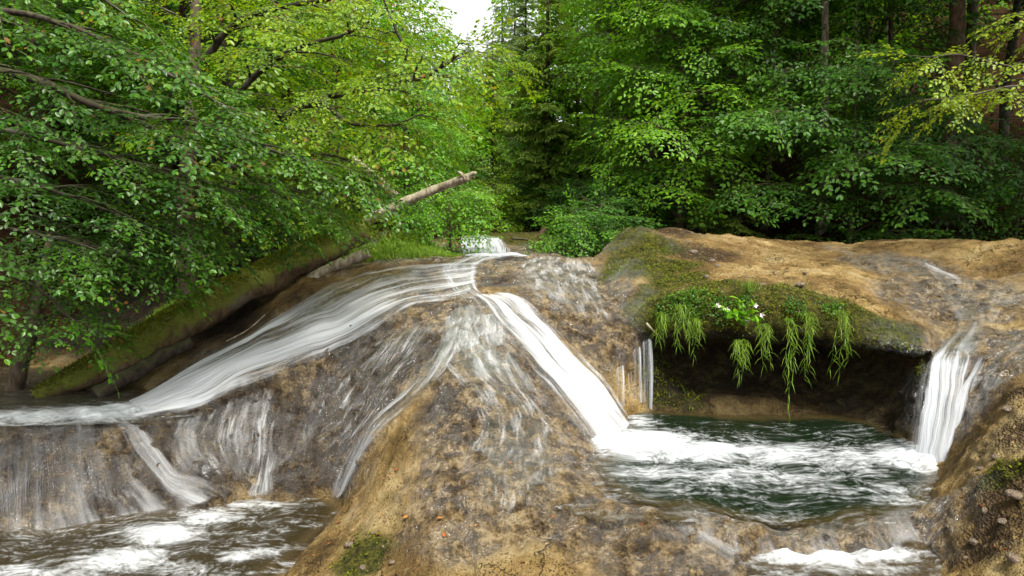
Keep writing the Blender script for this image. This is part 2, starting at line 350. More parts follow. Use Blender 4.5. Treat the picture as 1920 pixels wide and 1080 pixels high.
# ------------------------------------------------------------------ rock mesh (surface nets over an implicit solid)
def surface_nets(f, o, d):
    s = f < 0; nx, ny, nz = f.shape
    cnt = np.zeros((nx-1, ny-1, nz-1), np.int8)
    for a in (0, 1):
        for b in (0, 1):
            for c in (0, 1): cnt += s[a:nx-1+a, b:ny-1+b, c:nz-1+c]
    act = (cnt > 0) & (cnt < 8); I, J, K = np.nonzero(act)
    idm = np.full(act.shape, -1, np.int32); idm[act] = np.arange(len(I), dtype=np.int32)
    cor = [(a, b, c) for a in (0, 1) for b in (0, 1) for c in (0, 1)]
    val = np.stack([f[I+a, J+b, K+c] for a, b, c in cor], -1)
    acc = np.zeros((len(I), 3)); num = np.zeros(len(I))
    for p in range(8):
        for q in range(p+1, 8):
            df = np.abs(np.array(cor[p])-np.array(cor[q]))
            if df.sum() != 1: continue
            m = (val[:, p] < 0) != (val[:, q] < 0); t = val[:, p]/(val[:, p]-val[:, q]+1e-12)
            pt = np.array(cor[p])[None]+t[:, None]*(np.array(cor[q])-np.array(cor[p]))[None]
            acc += np.where(m[:, None], pt, 0); num += m
    V = (np.stack([I, J, K], -1)+acc/num[:, None])*d+np.array(o)
    Q = []
    for ax in range(3):
        s0 = [slice(1, -1)]*3; s0[ax] = slice(0, -1); s1 = [slice(1, -1)]*3; s1[ax] = slice(1, None)
        a, b = s[tuple(s0)], s[tuple(s1)]; e = np.argwhere(a != b)
        off = np.ones(3, int); off[ax] = 0; e = e+off
        flip = ~s[e[:, 0], e[:, 1], e[:, 2]]
        u, v = [(1, 2), (2, 0), (0, 1)][ax]
        du = np.eye(3, dtype=int)[u]; dv = np.eye(3, dtype=int)[v]
        g = lambda c: idm[c[:, 0], c[:, 1], c[:, 2]]
        q = np.stack([g(e-du-dv), g(e-dv), g(e), g(e-du)], -1)
        q[flip] = q[flip][:, ::-1]; Q.append(q)
    return V, np.concatenate(Q)
zz = gz[None, None, :].astype(np.float32)
fB = np.maximum(np.maximum(zz-hB[..., None].astype(np.float32), -9), -9)
fB = smax(fB, sdB[..., None].astype(np.float32)+.12*np.clip(.9-zz, 0, .5), .28)
fB = smax(fB, under[..., None].astype(np.float32)-zz, .18)
f = smin(((zz-hA[..., None])*slp[..., None]).astype(np.float32), fB, .06); del fB
RV, RQ = surface_nets(f, (X0, Y0, Z0), DV); del f
# fine displacement along the normals
def vnormals(V, Q):
    n = np.cross(V[Q[:, 2]]-V[Q[:, 0]], V[Q[:, 3]]-V[Q[:, 1]]); N = np.zeros_like(V)
    for k in range(4): np.add.at(N, Q[:, k], n)
    return unit(N)
RN = vnormals(RV, RQ)
if RN[:, 2].mean() < 0: RQ = RQ[:, ::-1]; RN = -RN
cl_ = sstep(-.05, .3, fbm(RV*2.6, 2, 26)); pit = sstep(.25, .6, fbm(RV*13, 2, 23))*cl_
rdg = -np.abs(fbm(RV*5.5, 3, 24)); rdg2 = -np.abs(fbm(RV*np.array([14, 14, 18]), 2, 25))
big = -np.abs(fbm(RV*np.array([2.2, 2.2, 4.5]), 3, 27))
RV = RV+RN*(.085*(big+.2)+.035*(rdg+.2)+.017*(rdg2+.2)*(.25+.75*cl_)+.007*fbm(RV*26, 2, 22)-.020*pit)[:, None]

def blobs(lst, V):
    r = np.zeros(len(V))
    for q in lst:
        c = P(*q[:3]); rad = q[3]; wgt = q[4] if len(q) > 4 else 1
        r = np.maximum(r, wgt*np.exp(-(((V-c)/rad)**2).sum(1)))
    return r
wn = fbm(RV*3, 4, 31)
wet = blobs([(1000,510,9,.9),(1080,560,8.4,.8),(1120,620,7.8,.5),(900,620,7.4,.8),(780,680,7.2,.7),(960,700,6.6,.7),(950,800,6,.7),(1050,840,6,.5),(930,900,5.3,.6),(1000,900,5.4,.6),(870,1000,4.7,.25),(640,760,7.1,.8),(500,800,7,.8),(350,850,6.8,.8),(100,900,6.3,1.2),(1100,520,9,.6),(760,560,8.2,.9),(560,640,8.1,.8),(1050,970,5,.35),(1250,1040,4.5,.5),(1400,1030,4.6,.6),(1650,980,4.8,.5),(1780,560,7.7,.7),(1850,660,6.3,.6),(1700,500,9,.7),(400,690,8,.6),(900,480,12,2.5),(1790,700,6.3,.6)], RV)
wet = sstep(.1, .5, wet+.3*wn)
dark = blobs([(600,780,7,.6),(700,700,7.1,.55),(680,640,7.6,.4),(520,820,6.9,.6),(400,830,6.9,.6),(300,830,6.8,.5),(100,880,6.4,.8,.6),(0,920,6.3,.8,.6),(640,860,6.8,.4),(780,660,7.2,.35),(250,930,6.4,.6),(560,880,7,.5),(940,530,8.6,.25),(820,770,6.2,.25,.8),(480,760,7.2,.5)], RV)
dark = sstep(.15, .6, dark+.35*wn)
mossm = blobs([(1180,428,10.2,.5),(1190,470,9.3,.6,.9),(1240,490,9,.6,.8),(1300,535,7.8,.5,.6),(1250,520,8.3,.6,.7),(1200,450,9.8,.6,.9),(1350,545,7.7,.4,.8),(1170,500,9,.5,.7),(1230,560,7.7,.45),(1300,560,7.5,.45),(1400,575,7.3,.4),(1500,560,7.2,.45,.9),(1580,590,7.0,.4),(1690,625,6.8,.3,.8),(1640,600,6.9,.3,.8),(680,1040,4.9,.26,.7),(1450,640,7.1,.4,.8),(1240,640,7.6,.3),(1900,640,5.6,.25,.6),(960,440,17,1.4),(1000,455,15.5,1.0),(1880,880,4.5,.2,.7),(780,440,12,1.2),(830,480,11,.8),(700,480,10.8,.8),(360,560,9.7,.8),(430,540,10,.7),(1260,700,7.7,.5,.9),(1560,650,7,.5,.9),(1690,680,6.8,.3,.9),(1400,650,7.3,.5,.9)], RV)
mossm = sstep(.25, .6, mossm+.38*wn)
soil = np.maximum(sstep(9.6, 11, RV[:, 1]-.0*RV[:, 0])*sstep(-1.2, -2.0, RV[:, 0]), sstep(8.3, 9.0, RV[:, 1]+.35*(RV[:, 0]+4))*sstep(-3.0, -3.6, RV[:, 0]))
soil = np.maximum(soil, sstep(12.3, 12.9, RV[:, 1])*sstep(1.2, 1.8, RV[:, 0])); soil = np.maximum(soil, sstep(17, 17.8, RV[:, 1]))
under_m = sstep(-.1, -.6, RN[:, 2]); cave_shade = np.maximum(sstep(.85, .5, RV[:, 2]), under_m)*sstep(6.75, 7.15, RV[:, 1]+.25*(RV[:, 0]-1.6))*sstep(1.4, 1.6, RV[:, 0])*sstep(4.8, 4.5, RV[:, 0])*sstep(9, 8.8, RV[:, 1])*(1-.22*sstep(.16, .09, RV[:, 2])*sstep(-.03, 0, RV[:, 2])*sstep(7.9, 7.6, RV[:, 1])*sstep(3.6, 3.3, RV[:, 0]))  # hollow and undersides of the ledge: shade put into the rock colour
grav = blobs([(1890,900,4.4,.35,.8),(1910,800,4.8,.3,.8),(1870,1020,4.1,.4,.8),(1910,730,5.3,.3,.8),(1250,440,10.8,.8,.8),(1320,480,9.5,.7,.8)], RV)
grav = sstep(.3, .75, grav+.2*wn)

m = NT('rock'); v = m.coord()
n1 = m.noise(v, 2.0, 5, .6); n2 = m.noise(v, 8, 6, .68, .3); n3 = m.noise(v, 34, 5, .72); n4 = m.noise(v, 75, 3, .7); vo = m.voro(m.mapping(v, (1, 1, 1.4)), 15); vo2 = m.voro(m.mapping(v, (1, 1, 1.6)), 42)
nk = m.math('ADD', m.math('MULTIPLY', n1, .5), m.math('ADD', m.math('MULTIPLY', n2, .3), m.math('MULTIPLY', n3, .2)))
nk = m.math('ADD', m.math('MULTIPLY', m.noise(v, 1.5, 3, .55), .58), m.math('ADD', m.math('MULTIPLY', n2, .27), m.math('MULTIPLY', n3, .15)))
c = m.ramp(nk, [(.36, (.055, .031, .011)), (.445, (.17, .106, .034)), (.52, (.33, .22, .078)), (.61, (.46, .35, .165))])
clus = m.noise(v, 4.2, 4, .62)
vp = m.voro(m.mapping(v, (1, 1, 1.25)), 24); vq = m.voro(m.mapping(v, (1.2, 1, 1)), 52)
pk = m.math('MULTIPLY', m.rng(m.math('MINIMUM', m.math('ADD', vp, m.math('MULTIPLY', n3, .35)), m.math('ADD', m.math('MULTIPLY', vq, .9), .12)), .24, .44, 1, 0), m.rng(clus, .44, .56))
c = m.mix(m.math('MULTIPLY', m.rng(n3, .57, .66, 0, .55), m.rng(clus, .6, .45)), c, (.43, .335, .18))
c = m.mix(m.math('MULTIPLY', m.rng(n3, .34, .42, 1, 0), m.rng(clus, .44, .58, .0, .9)), c, (.05, .031, .013))
c = m.mix(m.math('MULTIPLY', pk, .9), c, (.022, .013, .006))
wv_ = m.n('ShaderNodeVectorMath', operation='MULTIPLY_ADD'); m.put(wv_.inputs[0], m.noise(v, 3, 4, .6, 0, 'Color')); wv_.inputs[1].default_value = (.5, .5, .5); m.put(wv_.inputs[2], v)
crk = m.math('MULTIPLY', m.rng(m.voro(wv_.outputs[0], 2.3, 'DISTANCE_TO_EDGE'), .0, .022, 1, 0), m.rng(m.noise(v, 1.7, 2), .5, .6))
c = m.mix(m.math('MULTIPLY', crk, .85), c, (.025, .016, .008))
big_ = m.noise(v, .9, 3, .5); c = m.mix(m.rng(big_, .42, .6, 0, .55), c, m.mix(.6, c, (.17, .10, .036)))
og = m.rng(m.noise(v, 3.3, 4, .6), .5, .68, 0, .5); c = m.mix(og, c, m.mix(.5, c, (.10, .085, .015)))
wet_a, dark_a, moss_a, soil_a, cave_shade_a, grav_a = (m.attr(k) for k in ('wet', 'dark', 'moss', 'soil', 'cave_shade', 'grav'))
c = m.mix(m.math('MULTIPLY', grav_a, m.rng(m.math('ADD', vo, m.math('MULTIPLY', n3, .3)), .3, .62, .0, .85)), c, (.07, .042, .022))
wc = m.ramp(m.math('ADD', m.math('MULTIPLY', n2, .7), m.math('MULTIPLY', n3, .3)), [(.40, (.012, .007, .003)), (.47, (.055, .034, .014)), (.525, (.17, .115, .05)), (.60, (.36, .27, .14))])
c = m.mix(m.math('MULTIPLY', wet_a, .85), c, wc)
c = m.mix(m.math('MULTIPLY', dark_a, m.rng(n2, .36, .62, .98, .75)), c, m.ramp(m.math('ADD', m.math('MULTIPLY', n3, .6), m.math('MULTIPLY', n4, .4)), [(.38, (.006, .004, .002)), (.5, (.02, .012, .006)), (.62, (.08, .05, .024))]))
mc = m.ramp(m.math('ADD', m.math('MULTIPLY', m.noise(v, 26, 4), .6), m.math('MULTIPLY', n2, .4)), [(.36, (.012, .013, .003)), (.5, (.05, .055, .007)), (.64, (.14, .125, .014))])
c = m.mix(m.math('MULTIPLY', moss_a, m.rng(n3, .3, .55, .6, 1)), c, mc)
c = m.mix(soil_a, c, m.ramp(n2, [(.35, (.006, .0045, .003)), (.5, (.016, .011, .006)), (.65, (.04, .022, .010))]))
c = m.mix(m.math('MULTIPLY', cave_shade_a, .95), c, m.ramp(n2, [(.35, (.008, .006, .003)), (.5, (.025, .018, .008)), (.62, (.055, .045, .016))]))
rough = m.math('SUBTRACT', .82, m.math('MULTIPLY', wet_a, m.rng(n1, .3, .6, .48, .66)))
hgt = m.math('ADD', m.math('MULTIPLY', n3, .6), m.math('ADD', m.math('MULTIPLY', n2, .9), m.math('MULTIPLY', m.math('MULTIPLY', vo2, m.math('ADD', .12, grav_a)), .9)))
hgt = m.math('SUBTRACT', m.math('SUBTRACT', hgt, m.math('MULTIPLY', pk, .5)), m.math('MULTIPLY', crk, .5))
nb = m.bump(hgt, 1.0, .11)
cn = m.bump(m.math('ADD', m.math('MULTIPLY', n2, .8), m.math('MULTIPLY', m.noise(v, 19, 3, .6, .5), .85)), 1.0, .12)
cw = m.math('MULTIPLY', wet_a, m.rng(m.noise(v, 5.5, 4, .62), .40, .54, .15, 1))
M['rock'] = m.end(m.bsdf(c, rough, m.math('ADD', .15, m.math('MULTIPLY', wet_a, .45)), nb, **{'Coat Weight': cw, 'Coat Roughness': .10, 'Coat IOR': 2.05, 'Coat Normal': cn}))
rock = link('bedrock', mesh('bedrock', RV, [(RQ, 0)], [M['rock']], True, {'wet': wet, 'dark': dark, 'moss': mossm, 'soil': soil, 'cave_shade': cave_shade, 'grav': grav}))
tag(rock, kind='structure')

# ------------------------------------------------------------------ forest floor
ax = np.concatenate([np.linspace(-70, -12, 60)[:-1], np.arange(-12, 14, .3), np.linspace(14, 70, 60)]); ay = np.concatenate([np.linspace(-12, 2, 15)[:-1], np.arange(2, 40, .35), np.linspace(40, 150, 70)])
FX, FY = np.meshgrid(ax, ay, indexing='ij'); FZ = ground_h(FX, FY)
ins = np.minimum(np.minimum(FX-X0, X1-FX), np.minimum(Y1-FY, FY+40)); FZ = FZ-1.6*sstep(.35, 1.3, ins)*(FY < Y1)-np.where(FY < 9, 1.2, 0)*sstep(8.9, 7.5, FY)*(ins > -1.5)
m = NT('forest_floor'); v = m.coord(); n = m.noise(v, 3, 6, .65); n2 = m.noise(v, 25, 4)
c = m.ramp(n, [(.35, (.010, .007, .005)), (.5, (.022, .014, .008)), (.62, (.04, .022, .011)), (.75, (.02, .035, .008))])
M['floor'] = m.end(m.bsdf(m.mix(m.rng(n2, .4, .65, 0, .5), c, (.05, .026, .012)), 1, 0, m.bump(n2, 1, .06)))
tag(link('forest_ground', mesh('forest_ground', np.stack([FX, FY, FZ], -1).reshape(-1, 3), [(grid_faces(*FX.shape), 0)], [M['floor']])), kind='structure')

exec_parts = []

# ------------------------------------------------------------------ water
def water_sheet_mat(name, fu=30, fv=1.1, white=(.68, .71, .73), veil=.12, gain=1.0, wmax=.97, refl=.4, lo=.2, hi=1.15):
    m = NT(name); uv = m.n('ShaderNodeUVMap', uv_map='UVMap').outputs[0]
    foam, cover = m.attr('foam'), m.attr('cover')
    wob = m.noise(m.mapping(uv, (1.5, 1.5, 1)), 1.0, 2, .5, 0, 'Color')
    wuv = m.n('ShaderNodeVectorMath', operation='MULTIPLY_ADD'); m.put(wuv.inputs[0], wob); wuv.inputs[1].default_value = (.14, .2, 0); m.put(wuv.inputs[2], uv)
    s1 = m.noise(m.mapping(wuv.outputs[0], (fu, fv, 1)), 1, 4, .6); s2 = m.noise(m.mapping(wuv.outputs[0], (fu*.33, fv*.6, 1)), 1, 3, .5)
    s3 = m.noise(m.mapping(wuv.outputs[0], (fu*2.6, fv*1.8, 1)), 1, 3, .6)
    s = m.math('ADD', m.math('ADD', m.math('MULTIPLY', s1, .36), m.math('MULTIPLY', s2, .50)), m.math('MULTIPLY', s3, .14))
    k = m.math('ADD', foam, m.math('MULTIPLY', m.math('SUBTRACT', s, .5), 3.4*gain))
    wfac = m.math('MULTIPLY', m.rng(k, lo, hi), m.rng(foam, 0.0, .12))
    nb = m.bump(s, 1.0, .07)
    wh = m.bsdf(white, .5, .3, nb)
    wt_ = m.n('ShaderNodeBsdfTranslucent'); m.put(wt_.inputs[0], white); wh = m.mixsh(.3, wh, wt_.outputs[0])
    gl = m.n('ShaderNodeBsdfGlossy'); gl.inputs['Roughness'].default_value = .2; m.put(gl.inputs['Normal'], nb); m.put(gl.inputs['Color'], (.9, .93, .95, 1))
    fr = m.n('ShaderNodeFresnel'); fr.inputs[0].default_value = 1.33; m.put(fr.inputs['Normal'], nb)
    film = m.mixsh(m.math('MULTIPLY', fr.outputs[0], refl), m.transp(), gl.outputs[0])
    df = m.n('ShaderNodeBsdfDiffuse'); m.put(df.inputs[0], (.6, .6, .58, 1))
    film = m.mixsh(m.math('MULTIPLY', m.rng(s, .4, .65), veil), film, df.outputs[0])
    cv = m.rng(m.math('ADD', cover, m.math('MULTIPLY', m.math('SUBTRACT', s, .5), 2.2)), .1, .75)
    cv = m.math('MULTIPLY', cv, m.rng(cover, 0, .15))
    return m.end(m.mixsh(cv, m.transp(), m.mixsh(m.math('MULTIPLY', wfac, wmax), film, wh)))
M['cascade'] = water_sheet_mat('cascade_water', 17, .8, (.72, .74, .76), refl=.2, gain=1.15)
M['fall'] = water_sheet_mat('fall_water', 26, .45, (.62, .65, .68), .1, 1.15)
M['film'] = water_sheet_mat('film_water', 24, 1.6, (.66, .68, .69), .12)
M['painted_glint'] = water_sheet_mat('painted_glint_water', 34, 5, (.8, .81, .8), .03, 1.15, .45, .22, .25, 1.1)  # glints on thin water, painted as white flecks
M['cascade_brightened'] = water_sheet_mat('cascade_brightened_water', 17, .8, white=(.86, .88, .9), refl=.15, veil=.05)  # cascade copy with brightness put into the white for the shaded left sheet
M['veil'] = water_sheet_mat('veil_water', 11, .9, (.6, .61, .62), .08, .8, .6, .15)

def water_sheet(name, rows, foam, off=.02, nu=40, nv=120, mat='cascade', explicit=False, fade=(.2, .2, .05, .08), G=None, rip=.012, level=None):
    k = max(len(r) for r in rows)
    if explicit: W = [np.array(r, float) for r in rows]
    else: W = [np.array([hit(*q) for q in r]) for r in rows]
    W = np.array([catmull(r, nu) if len(r) > 2 else r[0]+(r[-1]-r[0])*np.linspace(0, 1, nu)[:, None] for r in W])
    S = catmull(W, nv)                                    # (nv,nu,3)
    wid = np.linalg.norm(S[:, 1:]-S[:, :-1], axis=-1).sum(1).mean(); ln = np.r_[0, np.cumsum(np.linalg.norm(np.diff(S[:, nu//2], axis=0), axis=1))]
    U, Vv = np.meshgrid(np.linspace(0, 1, nu), np.linspace(0, 1, nv))
    if not explicit:
        hs_ = samp(hTs, S[..., 0], S[..., 1]); h0 = samp(hT, S[..., 0], S[..., 1])
        S[..., 2] = np.maximum(hs_, h0-.03)+off*np.sin(np.pi*np.clip(U, .02, .98))**.4
        if level is not None: S[..., 2] = np.maximum(S[..., 2], level(U, Vv))
    rp = fbm(np.stack([U*wid*7, ln[:, None]*1.2+0*U, 0*U+len(name)], -1), 3, 41)
    S[..., 2] += rip*rp
    if explicit: S[..., 1] += rip*1.5*rp
    fo = foam(U, Vv)
    a, b, c_, d = fade
    jit = .5+.5*fbm(np.stack([U*3, ln[:, None]*5+0*U, 0*U+7], -1), 3, 43)
    cov = sstep(0, 1, U/max(a, 1e-3)-.3*jit)*sstep(0, 1, (1-U)/max(b, 1e-3)-.3*jit)*sstep(0, 1, Vv/max(c_, 1e-3))*sstep(0, 1, (1-Vv)/max(d, 1e-3))
    uv = np.stack([U*wid, ln[:, None]+0*U], -1).reshape(-1, 2)
    o = link(name, mesh(name, S.reshape(-1, 3), [(grid_faces(nv, nu), 0)], [M[mat]], True, {'foam': fo.ravel(), 'cover': cov.ravel()}, uv))
    return tag(o, kind='structure')
hTs = blur2(hT, 3)
G_ = lambda x, c, s: np.exp(-((x-c)/s)**2)

water_sheet('cascade_water', [[(905,490),(900,525),(885,560)], [(810,497),(790,540),(800,578)], [(700,508),(690,570),(690,640)], [(600,540),(590,610),(565,700)], [(500,605),(480,660),(440,750)], [(390,670),(365,720),(330,785)], [(285,735),(270,760),(245,795)], [(190,760),(180,775),(160,800)]],
            lambda u, v: .34+.66*G_(u, .70, .28)*sstep(.12, .4, v)+.45*G_(u, .14, .12)*sstep(.3, .55, v)+.42*sstep(.5, .85, v)+.2*G_(v, .02, .1), .06, 70, 220, 'cascade_brightened', fade=(.1, .15, .03, .06))
water_sheet('cascade_water', [[(868,487),(940,486)], [(815,505),(905,505)], [(840,540),(900,545)], [(870,572),(930,566)]], lambda u, v: .36+.12*G_(u, .85, .25)+.15*fbm(np.stack([u*6, v*2, 0*u], -1), 2, 65), .05, 30, 60)
water_sheet('cascade_water', [[(860,562),(905,560),(950,553)], [(875,600),(945,580),(1010,566)], [(905,655),(985,620),(1060,610)], [(950,712),(1035,675),(1105,668)], [(1015,785),(1095,740),(1165,728)], [(1078,858),(1150,808),(1218,797)], [(1105,888),(1175,842),(1245,824)]],
            lambda u, v: .07+.62*sstep(.05, .42, u)-.25*sstep(.8, 1, u)+.25*sstep(.5, 1, v)*sstep(.1, .5, u)+.1*fbm(np.stack([u*9, v*1.5, 0*u], -1), 2, 63), .08, 56, 150, fade=(.35, .45, .06, .05), rip=.03)
water_sheet('film_water', [[(815,575),(935,575)], [(830,640),(950,640)], [(860,690),(1010,725)], [(870,740),(1040,770)]], lambda u, v: .28-.1*v, .02, 50, 80, 'film', fade=(.2, .15, .1, .4))
water_sheet('film_water', [[(835,600),(890,615)], [(795,670),(860,690)], [(735,740),(810,750)], [(675,810),(740,800)], [(632,880),(692,858)], [(612,950),(652,925)]], lambda u, v: .3+.3*sstep(.4, 1, v), .055, 36, 120, 'film', fade=(.4, .4, .15, .04))
water_sheet('film_water', [[(-120,806),(60,806),(240,806)], [(-120,840),(60,840),(250,835)], [(-120,920),(60,920),(290,890)], [(-120,990),(60,985),(340,935)], [(-120,1090),(60,1078),(410,985)]], lambda u, v: .1+.5*sstep(.5, 1, v)*(.35+.65*sstep(.2, .9, u))+.1*sstep(.7, 1, u)+.1*G_(v, .04, .08), .045, 130, 110, 'veil', fade=(.02, .1, .04, .03), level=lambda u, v: .075-4*np.clip(v-.05, 0, 1))
water_sheet('film_water', [[(190,806),(275,798)], [(222,865),(315,838)], [(262,925),(385,885)], [(300,985),(490,938)]], lambda u, v: .5+.15*v, .055, 30, 80, 'veil', fade=(.5, .5, .05, .05))
water_sheet('film_water', [[(445,790),(550,775)], [(465,860),(530,855)], [(435,942),(525,940)]], lambda u, v: .3+.25*v, .05, 24, 60, 'film', fade=(.5, .5, .25, .08))
water_sheet('film_water', [[(270,800),(460,740),(640,690)], [(270,850),(450,820),(600,760)], [(350,915),(440,900),(520,880)]], lambda u, v: .24+0*u, .035, 80, 60, 'veil', fade=(.2, .3, .25, .2))
# thin film sheets with glints painted on as white flecks over wet rock
water_sheet('film_water', [[(965,486),(1060,484),(1125,495)], [(960,515),(1060,515),(1145,525)], [(985,550),(1080,555),(1165,568)], [(1050,610),(1110,615),(1180,630)]], lambda u, v: .42+.12*G_(v, .3, .3)-.12*v, .03, 70, 60, 'painted_glint', fade=(.15, .3, .1, .3))
water_sheet('film_water', [[(820,590),(900,585),(960,590)], [(800,640),(890,640),(980,650)], [(800,690),(890,690),(1010,715)], [(850,740),(940,740),(1060,780)], [(880,800),(960,800),(1080,840)], [(850,860),(950,870),(1090,895)], [(840,930),(950,940),(1080,930)], [(850,1000),(930,1000),(1060,980)]], lambda u, v: .40-.16*v+.15*G_(v, .1, .12)+.12*G_(u, .15, .06)*sstep(.5, .7, v), .03, 70, 150, 'painted_glint', fade=(.3, .3, .08, .35))
water_sheet('film_water', [[(640,690),(760,620),(850,600)], [(560,740),(700,690),(800,660)], [(520,800),(640,780),(740,740)], [(500,870),(580,850),(660,830)]], lambda u, v: .32+.06*u-.06*v, .03, 80, 80, 'painted_glint', fade=(.2, .2, .1, .25))
water_sheet('film_water', [[(290,790),(420,760),(560,700)], [(280,850),(400,830),(520,800)], [(360,920),(430,905),(500,890)]], lambda u, v: .27+0*v, .03, 70, 60, 'painted_glint', fade=(.2, .2, .15, .25))
# right-hand chute and fall
water_sheet('chute_water', [[(1480,462),(1570,455)], [(1590,488),(1680,472)], [(1690,520),(1790,502)], [(1745,562),(1845,548)], [(1775,612),(1870,604)], [(1742,660),(1848,668)]], lambda u, v: .12+.4*G_(u, .65, .12)*G_(v, .48, .16)+.5*G_(u, .75-.3*sstep(.7, 1, v), .16)*sstep(.6, .8, v), .02, 44, 140, 'veil', fade=(.3, .3, .1, .01))
water_sheet('chute_water', [[(1990,500),(1990,570)], [(1890,515),(1895,600)], [(1835,560),(1850,650)]], lambda u, v: .1+.1*v, .02, 30, 50, 'veil', fade=(.3, .3, .05, .3))
water_sheet('chute_water', [[(1940,600),(1950,690)], [(1870,650),(1890,730)], [(1832,705),(1845,780)]], lambda u, v: .2+0*v, .02, 30, 50, 'veil', fade=(.3, .3, .05, .3))
def fall_rows(top, a, b, a2, b2, n=7):
    rows = [[p, (p+q)/2, q] for p, q in top]
    for i in range(n):
        t = i/(n-1); hor = t**.7; ra = a+(a2-a)*hor; rb = b+(b2-b)*hor; ra[2] = a[2]+(a2[2]-a[2])*t**1.35; rb[2] = b[2]+(b2[2]-b[2])*t**1.35
        mid = (ra+rb)/2; mid[1] -= .10*t; mid[2] += .03*(1-t); rows.append([ra, mid, rb])
    return rows
U_ = np.array([0, 0, .03])
water_sheet('waterfall', fall_rows([(hit(1790,615)+U_, hit(1862,606)+U_), (hit(1762,640)+U_, hit(1852,640)+U_)], P(1738,664,6.56)+U_, P(1838,672,6.42)+U_, Pz(1700,856,0), Pz(1786,874,0)), lambda u, v: .12+.55*sstep(.1, .4, v)+.3*sstep(.6, 1, v)+.2*G_(u, .3, .3)*sstep(.2, .4, v), .02, 48, 90, 'fall', True, (.28, .28, .2, .03), rip=.02)
water_sheet('waterfall', fall_rows([(hit(1830,668)+U_, hit(1862,672)+U_)], P(1812,700,6.3), P(1850,705,6.15), Pz(1750,872,0), Pz(1806,850,0), 6), lambda u, v: .55+.35*v, .02, 28, 60, 'fall', True, (.35, .35, .15, .03), rip=.015)
water_sheet('waterfall', fall_rows([], P(1730,690,6.66), P(1752,672,6.6), Pz(1684,850,0), Pz(1716,852,0), 5), lambda u, v: .16+.12*v, .02, 20, 40, 'fall', True, (.4, .4, .15, .03))
# drips off the dome edge
for (xa, xb, y0, Yd, ya) in [(1152,1172,690,7.35,765),(1184,1204,655,7.5,775),(1200,1226,640,7.52,778),(1176,1186,700,7.42,775)]:
    a, b = P(xa, y0, Yd), P(xb, y0-8, Yd); c_, d_ = P(xa-2, ya, Yd-.12), P(xb+2, ya, Yd-.12)
    water_sheet('trickle', [[a+(c_-a)*t+[0, -.05*math.sin(3*t), 0], b+(d_-b)*t+[0, -.05*math.sin(3*t), 0]] for t in (0, .33, .66, 1)], lambda u, v: .42+.2*np.sin(u*9)+0*v, .01, 14, 30, 'fall', True, (.3, .3, .05, .05), rip=.006)
water_sheet('film_water', [[(1178,625),(1222,618)], [(1180,645),(1222,638)], [(1180,662),(1222,652)]], lambda u, v: .1+.35*v*G_(u, .75, .2), .012, 24, 40, 'veil', fade=(.3, .3, .4, .02))
# distant cascade and the stream that links it
water_sheet('upstream_water', [[(862,446),(948,447)], [(862,459),(962,462)], [(864,473),(985,477)], [(868,485),(1012,486)]], lambda u, v: .95-.35*sstep(.75, 1, u), .05, 50, 90, 'fall', fade=(.05, .25, .05, .02))
water_sheet('upstream_water', [[(866,483),(1015,485)], [(872,487),(985,487)], [(880,490),(945,488)], [(880,495),(915,494)]], lambda u, v: .5+0*u, .05, 40, 50, fade=(.1, .2, .1, .1))
# outflow over the rim of the pool
rim0 = [(1225,948),(1290,945),(1340,955),(1400,975),(1450,985),(1510,982),(1560,976),(1610,972),(1650,962),(1740,925)]
rim1 = [(1238,968),(1295,966),(1345,980),(1400,1000),(1450,1008),(1510,1005),(1560,1000),(1610,996),(1650,986),(1745,950)]
ra = [Pz(*q, .014) for q in rim0]; rb = [Pz(*q, .008) for q in rim1]
for q in ra+rb: q[2] = max(.012, float(samp(hT, q[0], q[1]))+.015)
for i_, q in enumerate(rb): q[1] += .05*math.sin(i_*2.3)+.03*math.sin(i_*5.1); q[2] += .012*math.sin(i_*1.7)
water_sheet('rim_water', [ra, rb, [p+[0, -.05, -.03] for p in rb], [p+[0, -.12+.02*math.sin(k*3), -.07] for k, p in enumerate(rb)], [p+[0, -.24, -.088] for p in rb]], lambda u, v: .08+.3*sstep(.25, .8, v)+.15*fbm(np.stack([u*9, v*2, 0*u], -1), 2, 61), .03, 150, 50, 'veil', True, (.08, .08, .2, .3), rip=.03)
water_sheet('rim_water', [[(1200,960),(1280,985)], [(1230,1010),(1360,1015)], [(1280,1060),(1440,1060)], [(1330,1110),(1500,1100)]], lambda u, v: .24+.1*G_(u, .8, .2), .015, 50, 70, 'veil', fade=(.25, .15, .2, .02))

